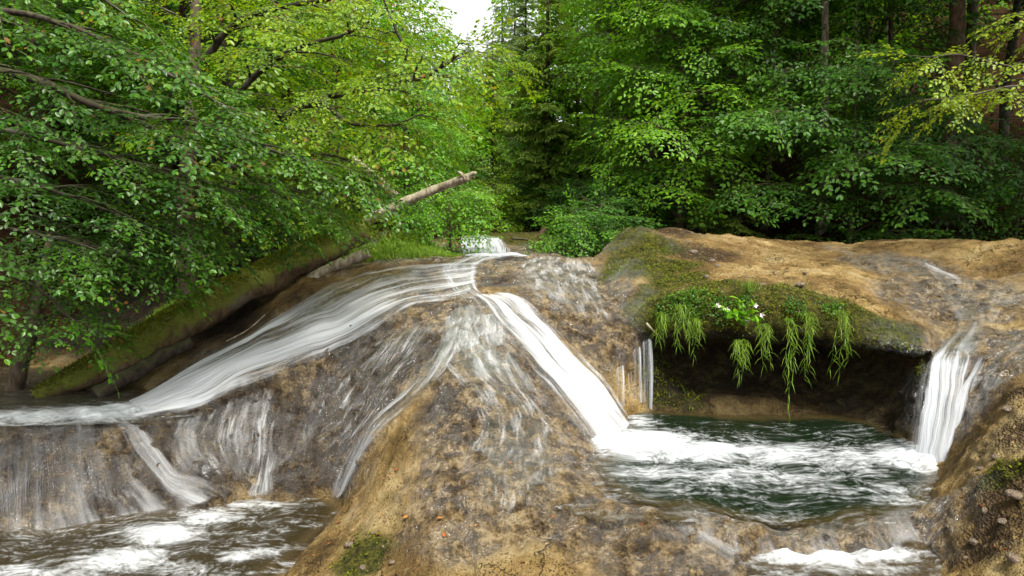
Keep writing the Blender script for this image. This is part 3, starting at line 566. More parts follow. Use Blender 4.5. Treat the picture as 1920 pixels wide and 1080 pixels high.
def pool_mat(name, deep, shallow, su=(2.6, 9), white=(.66, .69, .7)):
    m = NT(name); uv = m.n('ShaderNodeUVMap', uv_map='UVMap').outputs[0]; foam, dep, br = m.attr('foam'), m.attr('depth'), m.attr('broken')
    wob = m.noise(uv, 1.1, 2, .5, 0, 'Color')
    wv = m.n('ShaderNodeVectorMath', operation='MULTIPLY_ADD'); m.put(wv.inputs[0], wob); wv.inputs[1].default_value = (.9, .6, 0); m.put(wv.inputs[2], uv)
    s1 = m.noise(m.mapping(wv.outputs[0], (su[0], su[1], 1)), 1, 5, .62, .3); s2 = m.noise(m.mapping(wv.outputs[0], (su[0]*3, su[1]*1.6, 1)), 1, 4, .6, .4)
    s3 = m.noise(m.mapping(wv.outputs[0], (su[0]*7, su[1]*2.6, 1)), 1, 3, .6, .6)
    s = m.math('ADD', m.math('ADD', m.math('MULTIPLY', s1, .4), m.math('MULTIPLY', s2, .33)), m.math('MULTIPLY', s3, .27))
    k = m.math('ADD', foam, m.math('MULTIPLY', m.math('SUBTRACT', s, .5), 4.0))
    wf = m.math('MULTIPLY', m.rng(k, .1, 1.6, 0, .96), m.rng(foam, 0, .1))
    nb = m.bump(m.math('ADD', s1, m.math('MULTIPLY', s2, .6)), .55, .06)
    c = m.mix(m.rng(dep, .02, .2), shallow, deep)
    wat = m.bsdf(c, .07, .5, nb)
    wat = m.mixsh(m.rng(dep, -.02, .14, .25, 1), m.transp(), wat)
    wh = m.bsdf(white, .55, .3, m.bump(s, .8, .05))
    return m.end(m.mixsh(wf, wat, wh))
M['pool'] = pool_mat('pool_water', (.005, .0105, .004), (.055, .04, .014))
M['pool2'] = pool_mat('brown_water', (.022, .016, .006), (.06, .042, .018))
M['pool3'] = pool_mat('left_water', (.05, .045, .03), (.07, .055, .03), (2.0, 11))
def pool(name, z, bx, poly, foam, mat, d=.03, warp=None, amp=.012):
    x = np.arange(bx[0], bx[1], d); y = np.arange(bx[2], bx[3], d); X, Y = np.meshgrid(x, y, indexing='ij')
    inside = polysdf(X, Y, poly) < d if poly is not None else np.ones(X.shape, bool)
    h = samp(hA, X, Y); inside &= (h < z+.06)
    k = fbm(xyz(X*2.2, Y*6, z), 3, 51); k2 = fbm(xyz(X*7, Y*12, z), 3, 52); fo = foam(X, Y)
    Z = z+amp*k+amp*.7*k2+.09*np.clip(fo-.6, 0, 1)*(.6+.7*k2)
    F = grid_faces(*X.shape); keep = inside.ravel()[F].all(1); F = F[keep]
    used = np.unique(F); rm = np.full(X.size, -1); rm[used] = np.arange(len(used))
    uv = np.stack([X, Y], -1) if warp is None else warp(X, Y)
    o = link(name, mesh(name, np.stack([X, Y, Z], -1).reshape(-1, 3)[used], [(rm[F], 0)], [M[mat]], True, {'foam': fo.ravel()[used], 'depth': (z-h).ravel()[used], 'broken': k.ravel()[used]}, uv.reshape(-1, 2)[used]))
    return tag(o, kind='structure')
def blob2(X, Y, lst):
    r = np.zeros(X.shape)
    for (px, py, z, rx, ry, wgt) in lst:
        c = Pz(px, py, z); r = np.maximum(r, wgt*np.exp(-((X-c[0])/rx)**2-((Y-c[1])/ry)**2))
    return r
rim = [Pz(*q, 0) for q in [(1130,975),(1230,972),(1340,980),(1450,1008),(1560,1002),(1650,990),(1745,950)]]
poly = [(.3, 8.2)]+[(.3, 5.0)]+[tuple(p[:2]) for p in rim]+[(3.9, 5.6), (4.6, 6.8), (4.4, 8.2)]
pool('pool_water', 0.0, (.2, 4.7, 4.6, 8.2), poly, lambda X, Y: np.maximum(.2*sstep(7.2, 6.5, Y), blob2(X, Y, [(1195,828,0,.6,.36,1.6),(1300,845,0,.9,.32,1.1),(1450,850,0,.9,.35,.85),(1600,860,0,.6,.35,.8),(1740,858,0,.5,.34,1.5),(1690,860,0,.45,.3,1.0),(1200,790,0,.2,.25,.8),(1400,890,0,1.1,.3,.68),(1560,915,0,.7,.25,.5),(1300,915,0,.5,.18,.42),(1670,925,0,.3,.3,.62),(1220,885,0,.4,.2,.7)])), 'pool')
lipl = [(-9, 6.74), (-5.6, 6.72), (-4.4, 6.75), (-3.75, 6.85), (-3.3, 7.1), (-3.2, 8), (-3.8, 8.3), (-4.6, 9.0), (-9, 9.4)]
pool('upstream_pool', .05, (-8.2, -3, 6.5, 9.4), lipl, lambda X, Y: np.maximum(.05, blob2(X, Y, [(260,765,.05,.5,.28,1.6),(180,775,.05,.7,.3,1.4),(60,782,.05,.8,.3,1.2),(-80,787,.05,.8,.3,1.1),(290,755,.05,.3,.2,1.2)])), 'pool3')
pool('lower_pool', -.7, (-6, -.8, 4.2, 7.4), None, lambda X, Y: np.maximum(.2, blob2(X, Y, [(300,1000,-.7,.45,.25,1.1),(230,1050,-.7,.4,.22,1.15),(390,970,-.7,.4,.2,.95),(470,945,-.7,.4,.15,.85),(450,1040,-.7,.25,.12,.9),(60,1075,-.7,.8,.15,.8),(340,1070,-.7,.3,.2,.6),(500,1035,-.7,.2,.1,.7)])), 'pool2')
pool('outflow_water', -.09, (.9, 3.4, 3.2, 4.9), [(1.3, 3.2), (1.45, 3.9), (1.72, 4.62), (2.9, 4.85), (3.4, 3.2)], lambda X, Y: np.maximum(.25, blob2(X, Y, [(1480,1040,-.09,.3,.14,1.1),(1560,1045,-.09,.35,.16,1.1),(1650,1038,-.09,.3,.13,1.1),(1600,1065,-.09,.4,.1,.7)])), 'pool2')

# ------------------------------------------------------------------ foliage templates
LEAF8 = (np.array([[0, 0, 0], [.33, 0, -.03], [.68, 0, -.05], [1, 0, -.10], [.25, .24, .03], [.62, .27, .02], [.25, -.24, .03], [.62, -.27, .02]]),
         np.array([[0, 1, 4, 4], [1, 2, 5, 4], [2, 3, 5, 5], [0, 6, 1, 1], [6, 7, 2, 1], [7, 3, 2, 2]]))
L8Q = np.array([[1, 2, 5, 4], [6, 7, 2, 1]]); L8T = np.array([[0, 1, 4], [2, 3, 5], [0, 6, 1], [7, 3, 2]])
L6V = np.array([[0, 0, 0], [.3, .23, .03], [.72, .22, .0], [1, 0, -.08], [.72, -.22, .0], [.3, -.23, .03]]); L6Q = np.array([[0, 3, 2, 1], [0, 5, 4, 3]])
def frames(d, n):
    d = unit(d); n = unit(n-(n*d).sum(-1, keepdims=True)*d); b = np.cross(n, d); return np.stack([d, b, n], -2)
def leaves_arr(pos, d, n, size, kind):
    Rm = frames(d, n); T = LEAF8[0] if kind == 8 else L6V
    V = pos[:, None]+np.einsum('kj,nji->nki', T, Rm)*size[:, None, None]
    k = len(T); base = np.arange(len(pos))*k
    if kind == 8: return V.reshape(-1, 3), (L8Q[None]+base[:, None, None]).reshape(-1, 4), (L8T[None]+base[:, None, None]).reshape(-1, 3), k
    return V.reshape(-1, 3), (L6Q[None]+base[:, None, None]).reshape(-1, 4), None, k
def spray(seed, length=.9, leaf=.075, kind=8, sp=.05, nside=9, twig=True, hang=.12):
    r = rs(seed); pos, dr, nr, szs = [], [], [], []; tw = []
    def run(o, d, L, m):
        n = max(2, int(L/sp)); pts = [o]; dd = d.copy()
        for i in range(n):
            dd = unit(dd+r.normal(0, .05, 3)*[1, 1, .6]+[0, 0, -hang*.18]); pts.append(pts[-1]+dd*L/n)
            s = 1 if i % 2 else -1; side = np.cross([0, 0, 1], dd)*s
            if i > 0 or m:
                pos.append(pts[-1]); dr.append(unit(dd*.75+side*.8+r.normal(0, .2, 3)+[0, 0, -.12])); nr.append(np.array([0, 0, 1])+r.normal(0, .3, 3)); szs.append(leaf*r.uniform(.7, 1.2))
        pos.append(pts[-1]); dr.append(dd+[0, 0, -.1]); nr.append(np.array([0, 0, 1])+r.normal(0, .25, 3)); szs.append(leaf)
        tw.append(np.array(pts)); return pts
    main = run(np.zeros(3), np.array([1., 0, .05]), length, 0)
    for i in range(nside):
        f = (i+.6)/(nside+.5); k = int(f*(len(main)-1)); s = 1 if i % 2 else -1; a = s*R(r.uniform(38, 62))
        run(main[k], np.array([math.cos(a), math.sin(a), r.normal(0, .1)]), length*(.52*(1-.65*f)+.08)*r.uniform(.8, 1.15), 1)
    pos, dr, nr, szs = map(np.array, (pos, dr, nr, szs))
    V, Q, T, k = leaves_arr(pos, unit(dr), nr, szs, kind); tint = np.repeat(np.clip(r.normal(.45, .2, len(pos)), 0, 1), k)
    TV, TQ = [], []; c = 0
    if twig:
        for j, p in enumerate(tw):
            step = 1 if kind == 8 else 3
            q = p[::step] if len(p) > 3 else p
            if len(q) < 2: continue
            a, b, _ = tube(q, np.linspace(.005 if j == 0 else .003, .0015, len(q)), 3, False); TV.append(a); TQ.append(b+c); c += len(a)
    return V, Q, T, tint, (np.concatenate(TV) if TV else None), (np.concatenate(TQ) if TQ else None)
SPR = {'near': [spray(100+i, .85, .076, 8, .053, 8) for i in range(6)], 'mid': [spray(200+i, .95, .10, 6, .075, 8) for i in range(6)],
       'far': [spray(300+i, 1.3, .17, 6, .13, 8, False) for i in range(5)]}
def put_spray(acc, kind, o, d, up, s, r, tofs=0.0):
    V, Q, T, t, TV, TQ = SPR[kind][r.integers(len(SPR[kind]))]
    Rm = frames(np.asarray(d, float)[None], np.asarray(up, float)[None])[0]*s
    W = V@Rm+o; k = acc.n; acc.add(W, Q, 0, np.clip(t+tofs+r.normal(0, .07), 0, 1))
    if T is not None: acc.F.setdefault((3, 0), []).append(T+k)
    if TV is not None: acc.add(TV@Rm+o, TQ, 1, .5)
def limb_path(o, d, L, e0, e1, r, n=8, wob=.12):
    az = math.atan2(d[1], d[0]); pts = [np.array(o, float)]
    for i in range(n):
        e = e0+(e1-e0)*i/(n-1); az += r.normal(0, wob)*.6; e += r.normal(0, wob*.5)
        pts.append(pts[-1]+L/n*np.array([math.cos(az)*math.cos(e), math.sin(az)*math.cos(e), math.sin(e)]))
    return np.array(pts)
def dress(acc, wood, path, r, kind, secsp, sprsp, ss, rad, f0=.15, seclen=.4, tofs=0., droop=.15, smax_=1.5):
    """side shoots and leaf sprays along a limb"""
    L = np.linalg.norm(np.diff(path, axis=0), axis=1).sum(); n = max(2, int(L*(1-f0)/secsp)); s = 1
    fine = catmull(path, 40)
    for i in range(n):
        f = f0+(1-f0)*(i+r.uniform(.2, .8))/n; k = min(int(f*39), 38); p = fine[k]; t = unit(fine[k+1]-fine[k]); s = -s
        hz = np.cross([0, 0, 1], t); hz = hz/(np.linalg.norm(hz)+1e-6)*s
        d = unit(t*r.uniform(.5, .9)+hz*r.uniform(.6, 1)+[0, 0, r.normal(-.02, .16)])
        sl = min(seclen*L*(1-.65*f), smax_)*r.uniform(.6, 1.25)+.12
        q = limb_path(p, d, sl, math.asin(np.clip(d[2], -1, 1))+.1, -droop-.1, r, 5)
        if wood is not None: add_tube(wood, q, np.linspace(rad*(1-.7*f)*.45+.003, .003, len(q)), 4, 0, False)
        m_ = max(1, int(sl/sprsp)); g = 1; fq = catmull(q, 20)
        for j in range(m_):
            kk = min(int((j+r.uniform(.1, .9))/m_*19), 18); tt = unit(fq[kk+1]-fq[kk]); g = -g; hh = np.cross([0, 0, 1], tt)*g
            put_spray(acc, kind, fq[kk], tt*.8+hh*.75+[0, 0, r.normal(-droop, .12)], np.array([0, 0, 1])+r.normal(0, .22, 3), ss*r.uniform(.65, 1.15), r, tofs)
        put_spray(acc, kind, q[-1], q[-1]-q[-2]+[0, 0, -.05], np.array([0, 0, 1])+r.normal(0, .2, 3), ss*r.uniform(.8, 1.2), r, tofs)
    put_spray(acc, kind, path[-1], path[-1]-path[-2], np.array([0, 0, 1.]), ss, r, tofs)
def broadleaf(name, label, base, H, rad, seed, kind='mid', leafm='leaf_blue', h0=.25, nl=20, L=2.4, bias=(0, 0), secsp=.34, sprsp=.34, ss=1.0, lean=(0, 0), bark='bark', e0=.6, e1=-.15, group=None, tofs=0., top=True, cat='tree', droop=.15, shape=None, seclen=.4):
    r = rs(seed); base = np.asarray(base, float); root = empty(name, base, label, cat, group)
    wood, acc = Acc(), Acc(); n = 12
    tr = np.array([[lean[0]*(i/n)**1.4, lean[1]*(i/n)**1.4, H*i/n-.15*(i == 0)] for i in range(n+1)]); tr[1:, :2] += np.cumsum(r.normal(0, .012*H/3, (n, 2)), 0)
    trr = rad*(1-.82*np.linspace(0, 1, n+1)**.9); trr[0] *= 1.35
    add_tube(wood, catmull(tr, 40), np.interp(np.linspace(0, 1, 40), np.linspace(0, 1, n+1), trr), 10, 0, True, .25, seed)
    bias = np.array(bias, float)
    for i in range(nl):
        t = h0+(1-h0)*(i+r.uniform(.2, .8))/nl; k = min(int(t*39), 38); p = catmull(tr, 40)[k]
        az = i*2.4+r.normal(0, .35); d = np.array([math.cos(az), math.sin(az)])+bias; m_ = np.linalg.norm(d); d = d/m_
        sh = (math.sin(math.pi*np.clip((t-h0)/(1-h0)*.75+.22, 0, 1))) if shape is None else shape((t-h0)/(1-h0))
        ll = L*sh*r.uniform(.7, 1.15)*np.clip(m_, .4, 1.7)
        q = limb_path(p, d, max(ll, .4), e0+r.normal(0, .15)+.35*t, e1+r.normal(0, .12), r)
        rr = rad*.34*(1-.6*t)
        add_tube(wood, q, np.linspace(rr, .006, len(q)), 6, 0, False, .15, seed+i)
        dress(acc, wood, q, r, kind, secsp, sprsp, ss, rr, .12, seclen, tofs, droop)
    if top: dress(acc, wood, tr[-4:], r, kind, secsp, sprsp, ss, rad*.2, .1, .5, tofs, droop)
    build('trunk', wood, [M[bark]], root, True); build('crown', acc, [M[leafm], M['branch']], root)
    return root
# spruce
def sbranch(seed, dens=12, w=.06):
    r = rs(seed); a = Acc(); n = 16
    ax_ = np.array([[x, r.normal(0, .004), -.30*x+.16*x*x] for x in np.linspace(0, 1, n)]); add_tube(a, ax_, np.linspace(.016, .004, n), 3, 1, False)
    P_, D_, N_, S_ = [], [], [], []
    for i in range(dens):
        x = .12+.88*(i+.5)/dens; p = np.array([x, 0, -.30*x+.16*x*x])
        for s in (-1, 1):
            L = (.34*(1-.75*x)+.07)*r.uniform(.7, 1.2); d = unit(np.array([.75, s*.8, -.25+r.normal(0, .12)]))
            for j in range(5):
                P_.append(p+d*L*j/5+[0, 0, -.05*L*j]); D_.append(d+[0, 0, -.3*r.random()]+r.normal(0, .28, 3)); N_.append(np.array([0, 0, 1])+r.normal(0, .5, 3)); S_.append(L*r.uniform(.3, .5)+.03)
        for j in range(2):
            P_.append(p); D_.append(np.array([.3, r.normal(0, .4), -1])); N_.append(np.array([1., r.normal(), 0])); S_.append(.12*r.uniform(.5, 1.2))
    P_, D_, N_, S_ = map(np.array, (P_, D_, N_, S_)); Rm = frames(D_, N_)
    T = np.array([[0, 0, 0], [.45, .17, .01], [1, 0, -.05], [.45, -.17, .01]])
    V = P_[:, None]+np.einsum('kj,nji->nki', T, Rm)*S_[:, None, None]; b = np.arange(len(P_))*4
    a.add(V, np.array([[0, 3, 2, 1]])+b[:, None], 0, np.repeat(np.clip(r.normal(.45, .22, len(P_)), 0, 1), 4))
    return np.concatenate(a.V), {k: np.concatenate(f) for k, f in a.F.items()}, np.concatenate(a.A)
SB = [sbranch(400+i) for i in range(5)]
def spruce(name, label, base, H, rad, Lmax, seed, mat='needle', h0=.08, wh=.34, per=5, bark='bark_dark', group=None, prof=None, tofs=0.):
    r = rs(seed); base = np.asarray(base, float); root = empty(name, base, label, 'tree', group); wood, acc = Acc(), Acc()
    add_tube(wood, [[r.normal(0, .01), r.normal(0, .01), H*t-.2*(t == 0)] for t in np.linspace(0, 1, 16)], rad*(1-.94*np.linspace(0, 1, 16)), 9, 0, True, .15, seed)
    z = h0*H; i = 0
    while z < H*.985:
        t = (z/H-h0)/(1-h0); l = Lmax*((1-t)**.85*(.75+.25*min(1, t*6))+.04) if prof is None else Lmax*prof(t)
        for k in range(per):
            if r.random() < .12: continue
            az = i*1.1+k*2*math.pi/per+r.normal(0, .22); e = .25*t-.12+r.normal(0, .1); V, Fd, tt = SB[r.integers(5)]
            d = np.array([math.cos(az)*math.cos(e), math.sin(az)*math.cos(e), math.sin(e)]); s = l*r.uniform(.6, 1.15)
            Rm = frames(d[None], np.array([[0, 0, 1.]])+r.normal(0, .12, 3))[0]*s; kk = acc.n
            acc.V.append((V@Rm+[0, 0, z+r.normal(0, .08)]).astype(np.float32)); acc.A.append(np.clip(tt+tofs+r.normal(0, .08), 0, 1).astype(np.float32)); acc.n += len(V)
            for q, f_ in Fd.items(): acc.F.setdefault(q, []).append(f_+kk)
        z += wh*(1-.45*t)*r.uniform(.8, 1.2); i += 1
    build('trunk', wood, [M[bark]], root, True); build('crown', acc, [M[mat], M['bark_dark']], root)
    return root
def gpt(px, Y, dz=0.0):
    x = (px-960)/F*Y*1.0; x = x*(1+0.0); z = float(ground_h(np.array(x), np.array(float(Y)))); return np.array([x, Y, z+dz])
def copy_tree(src, loc, rz, s, label, group=None):
    o = src.copy(); col.objects.link(o); o.location = tuple(loc); o.rotation_euler = (0, 0, rz); o.scale = (s, s, s); o['label'] = label
    if group: o['group'] = group
    for ch in list(src.children):
        c_ = ch.copy(); col.objects.link(c_); c_.parent = o
    return o

# ------------------------------------------------------------------ trees
# spruces up the valley
spruce('spruce_tree', 'tall dark spruce in the middle of the valley with a long bare trunk', gpt(1025, 24), 9.9, .17, 2.2, 501, h0=.12, tofs=.1, bark='bark')
s2 = spruce('spruce_tree', 'slender dark spruce just left of the tall central spruce', gpt(925, 32), 8.6, .13, 1.7, 502, h0=.08, tofs=.1, bark='bark')
s3 = spruce('spruce_tree', 'high narrow spruce standing behind and left of the tall central spruce', gpt(985, 36), 13.5, .17, 2.1, 503, 'needle_far', h0=.15, tofs=.1)
for i, (px, Y, H, q, lab) in enumerate([(893,62,9.5,s3,'distant grey green spruce at the left edge of the sky gap'),(915,70,12,s3,'distant spruce with a pointed tip beside the sky gap'),(942,58,16.5,s3,'distant spruce rising right of the sky gap'),(965,66,19,s3,'hazy tall spruce far up the slope behind the central spruces'),(880,80,12,s3,'smallest faraway spruce low in the sky gap')]):
    copy_tree(q, gpt(px, Y), i*1.3, H/(13.5 if q is s3 else 8.6), lab)
spruce('spruce_tree', 'dark spruce behind the foliage at upper left', gpt(215, 15.5), 13, .2, 2.0, 504, h0=.12, wh=.36)
spruce('spruce_tree', 'dark drooping spruce above the pale beech right of the centre', gpt(1215, 21), 15, .2, 2.2, 505, h0=.35, wh=.36)
spruce('spruce_tree', 'young dark spruce low at the forest edge behind the rock ledge', gpt(1385, 15), 2.4, .05, 1.0, 506, h0=.02, wh=.2)
spruce('spruce_tree', 'small spruce sapling beside the young dark spruce', gpt(1330, 15.5), 2.9, .05, .9, 507, h0=.02, wh=.2)
# pale beeches of the middle distance
broadleaf('beech_tree', 'pale yellow green beech right of the tall central spruce', gpt(1110, 27), 11.5, .16, 511, 'far', 'leaf_light', .1, 26, 2.0, (0, -.2), .5, .5, .9, tofs=.1)
bL = broadleaf('beech_tree', 'yellowish beech between the slender spruces far up the valley', gpt(955, 42), 8.5, .14, 512, 'far', 'leaf_light', .1, 24, 2.6, (0, -.2), .55, .5, .9, tofs=.2)
broadleaf('beech_tree', 'large pale beech leaning over the rock ledge right of centre', gpt(1225, 19), 9, .16, 513, 'mid', 'leaf_light', .06, 26, 2.4, (-.1, -.35), .36, .36, 1.1)
broadleaf('beech_tree', 'mid green beech with layered branches at the end of the ledge', gpt(1275, 16.5), 6, .12, 514, 'mid', 'leaf_light', .06, 24, 2.0, (-.2, -.35), .34, .34, 1.05, tofs=.25)
for px, Y, q, lab in [(1062,35,1.45,'pale beech close behind the tall central spruce on its right'),(1010,47,1.9,'bright beech crown high behind the tall central spruce'),(930,52,1.15,'pale beech low in the valley below the sky gap'),(1140,33,1.5,'tall light green beech between the central spruce and the right hand forest')]:
    copy_tree(bL, gpt(px, Y), px*.7, q, lab)
copy_tree(bL, gpt(885, 44), 2.2, 1.0, 'pale beech behind the spruces at the left of the valley')
copy_tree(bL, gpt(1085, 25), 5.1, .85, 'small light green beech right beside the tall central spruce')
copy_tree(bL, gpt(1105, 50), 1.2, 1.6, 'tall pale beech high on the far slope right of the central spruce')
copy_tree(bL, gpt(1175, 40), 3.0, 1.7, 'tall pale beech behind the large beech over the ledge')
# left side
bF = broadleaf('beech_tree', 'mid green beech high on the right hand slope left of the trunks', gpt(1290, 24, -.2), 9, .13, 515, 'far', 'leaf_light', .04, 26, 2.6, (-.05, -.15), .5, .5, .95, tofs=.1)
broadleaf('beech_tree', 'broad green beech reaching out over the stream from the left bank', gpt(640, 16.5, -.2), 8, .13, 521, 'mid', 'leaf_light', .08, 26, 2.2, (.15, -.2), .34, .34, 1.05)
broadleaf('beech_tree', 'bright green beech whose low branches hang over the distant cascade', gpt(775, 19, -.2), 6.0, .12, 522, 'mid', 'leaf_light', .05, 24, 1.5, (.15, -.2), .36, .36, 1.1, tofs=-.1)
broadleaf('beech_tree', 'yellow green beech in the left thicket with dark twisting limbs', gpt(440, 12.3, -.2), 7, .11, 523, 'mid', 'leaf_yellow', .1, 24, 2.3, (.15, -.15), .33, .32, .95, e0=.45, bark='bark_dark')
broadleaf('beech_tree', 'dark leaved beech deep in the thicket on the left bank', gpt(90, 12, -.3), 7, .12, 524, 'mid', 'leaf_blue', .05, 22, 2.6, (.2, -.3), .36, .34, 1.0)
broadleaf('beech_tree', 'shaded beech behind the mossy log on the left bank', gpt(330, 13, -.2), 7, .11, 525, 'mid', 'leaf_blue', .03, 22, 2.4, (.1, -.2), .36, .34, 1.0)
# the big near tree at the left edge: limbs reach across the frame
def near_tree(name, label, base, trunk_pts, limbs, rad, seed, leafm, kind='near', secsp=.26, sprsp=.26, ss=.75, droop=.2, seclen=.33, bark='branch'):
    r = rs(seed); base = np.asarray(base, float); root = empty(name, base, label, 'tree'); wood, acc = Acc(), Acc()
    tp = catmull(np.array(trunk_pts)-base, 40); add_tube(wood, tp, np.linspace(rad*1.2, rad*.4, 40), 12, 0, True, .25, seed)
    build('trunk', wood, [M['bark']], root, True)
    for i, (pts, rr, tf) in enumerate(limbs):
        q = catmull(np.array([P(*p) for p in pts])-base, 24); q[1:-1] += np.cumsum(r.normal(0, .012, (22, 3)), 0)*.5
        wd = Acc(); add_tube(wd, q, np.linspace(rr*1.05, .008, 24), 7, 0, True, .2, seed+i)
        dress(acc, wd, q, r, kind, secsp, sprsp, ss, rr, .05, seclen, tf, droop, .75)
        build('limb', wd, [M[bark]], root, True)
    build('crown', acc, [M[leafm], M['branch']], root)
    return root
b0 = np.array([-5.9, 6.6, 0.1])
near_tree('beech_tree', 'large foreground beech whose glossy branches hang across the left side', b0, [b0-[0, 0, .3], b0+[.1, 0, 1.6], b0+[.25, .1, 3.2], b0+[.3, .1, 5.5]],
  [([(-260,110,7.0),(20,140,7.0),(200,205,7.0),(380,235,7.1),(520,285,7.2),(620,330,7.4)], .05, 0),
   ([(-260,20,7.0),(0,20,6.8),(160,60,6.8),(300,130,6.9),(400,190,7.1)], .04, .05),
   ([(-260,-80,7.0),(0,-60,6.8),(150,-30,6.8),(260,40,7.0)], .04, .05),
   ([(-260,230,7.0),(-20,240,6.8),(150,280,6.7),(290,320,6.8),(400,370,7.1)], .035, -.12),
   ([(-260,320,7.0),(-20,330,6.6),(110,360,6.6),(220,400,6.8),(320,440,7.2)], .03, -.25),
   ([(-260,410,7.0),(-40,420,6.6),(70,440,6.6),(150,455,6.7),(200,465,6.9)], .02, -.25),
   ([(-200,490,6.9),(-60,500,6.6),(20,520,6.6),(80,550,6.6),(140,600,6.7)], .015, .1),
   ([(200,205,7.0),(330,260,7.0),(430,305,7.2),(510,350,7.5),(570,380,7.9)], .03, .05),
   ([(290,320,6.8),(390,345,7.3),(470,380,7.8),(540,415,8.3)], .025, .05),
   ([(150,280,6.7),(230,370,7.2),(310,410,7.6),(390,460,8.0)], .02, -.1),
   ([(110,450,6.7),(200,470,6.8),(300,490,7.0)], .012, .15)],
  .17, 531, 'leaf_near')
b1 = np.array([-4.6, 9.6, 0.7])
near_tree('beech_tree', 'yellow green beech with a long limb reaching towards the sky gap', b1, [b1-[0, 0, .3], b1+[.05, 0, 1.5], b1+[.2, .1, 3.2], b1+[.4, .2, 6.0]],
  [([(400,300,9.4),(500,235,9.0),(600,185,8.6),(720,158,8.2),(790,140,8.0),(840,112,7.9),(875,92,7.8)], .06, .1),
   ([(720,158,8.2),(765,110,8.0),(745,50,7.9),(715,-20,7.9)], .03, .15),
   ([(400,240,9.4),(470,150,9.0),(560,90,8.6),(660,60,8.3),(740,20,8.0)], .05, .1),
   ([(380,120,9.5),(450,40,9.2),(560,10,8.8),(660,-10,8.5),(740,-20,8.3)], .05, .15),
   ([(420,300,9.4),(520,290,8.9),(610,295,8.6),(660,305,8.5)], .04, .1),
   ([(420,340,9.4),(520,350,9.0),(610,365,8.9),(670,395,8.9)], .04, .1),
   ([(600,185,8.6),(660,230,8.2),(730,235,7.9),(790,215,7.8)], .03, .2),
   ([(360,60,9.6),(340,0,9.2),(420,-60,8.8),(520,-60,8.4)], .04, .1)],
  .13, 532, 'leaf_yellow', ss=.72)
# small leaning trunk at the pool edge
b2 = P(15, 748, 8.1); 
near_tree('beech_sapling', 'thin leaning sapling standing in the dark pool at the left edge', b2, [b2-[0, 0, .2], P(40, 680, 8.1), P(62, 610, 8.1), P(75, 540, 8.2), P(95, 440, 8.4)],
  [([(75,540,8.2),(120,500,8.0),(190,500,7.8),(250,530,7.7)], .02, 0), ([(95,440,8.4),(150,420,8.2),(220,430,8.0)], .02, 0), ([(62,610,8.1),(110,580,7.9),(170,590,7.7)], .015, .1)], .09, 533, 'leaf_near')
# right side: trunks of the tall forest, crowns largely above the frame
TR = [(1320,17.5,.26,'bark','thick grey trunk of a tall beech left of the dark forest'),(1365,19.5,.2,'bark_dark','dark straight trunk just right of the thick grey trunk'),(1415,23,.17,'bark_dark','slim dark trunk in the shade between two thicker trunks'),
      (1541,16.2,.12,'bark_pale','pale slim trunk in the middle of the right hand forest'),(1758,15.5,.23,'bark_red','reddish trunk of a tall pine behind the yellow branch'),(1783,19,.17,'bark','grey trunk close behind the reddish pine trunk'),
      (1865,17.5,.13,'bark_dark','dark trunk above the wooden railing'),(1650,24,.18,'bark_dark','shadowed trunk high on the right hand slope'),(1470,26,.2,'bark_dark','far shadowed trunk left of the pale slim trunk'),(1905,25,.2,'bark_dark','trunk at the right edge on the dark slope'),(1580,28,.2,'bark_dark','distant trunk uphill of the pale slim trunk')]
for i, (px, Y, rad, bk, lab) in enumerate(TR):
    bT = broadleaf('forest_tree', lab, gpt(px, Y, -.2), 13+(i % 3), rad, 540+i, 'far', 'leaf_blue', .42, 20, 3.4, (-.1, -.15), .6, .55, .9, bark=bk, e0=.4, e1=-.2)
r_ = rs(5500); srcs = [o for o in bpy.data.objects if o.name.startswith('forest_tree')][:4]
fill = [(1240,30),(1300,26),(1350,34),(1440,31),(1500,22),(1530,36),(1610,21),(1680,30),(1990,34),(1200,36),(1270,42)]
for i, (px, Y) in enumerate(fill):
    lab = 'beech on the dark hillside behind the right hand trunks'
    copy_tree(bF, gpt(px, Y, -.3), r_.uniform(0, 6.28), r_.uniform(.85, 1.25), lab, 'hillside beeches behind the trunks')
for i, (px, Y) in enumerate([(-60,15),(60,17),(160,20),(250,17),(340,21),(420,18),(500,22),(570,19),(650,26),(720,24),(-200,18),(780,30),(820,40),(600,32),(840,55)]):
    copy_tree(bF if i % 2 else bL, gpt(px, Y, -.3), r_.uniform(0, 6.28), r_.uniform(.8, 1.1), 'beech deep in the left hand thicket behind the nearer trees', 'beeches of the left hand thicket')
for i, (X_, Y_) in enumerate([(11.6, 10.6), (12.6, 12.6), (14.6, 10.8), (15.2, 13.6), (17.5, 12.0), (13.6, 8.4)]):  # unseen trees added to shade the right-hand forest
    copy_tree(bT, (X_, Y_, 1.0), i*1.1, 1.0+.05*(i % 3), 'unseen tall beech added beyond the right edge for shade', 'unseen beeches added beyond the right edge for shade')
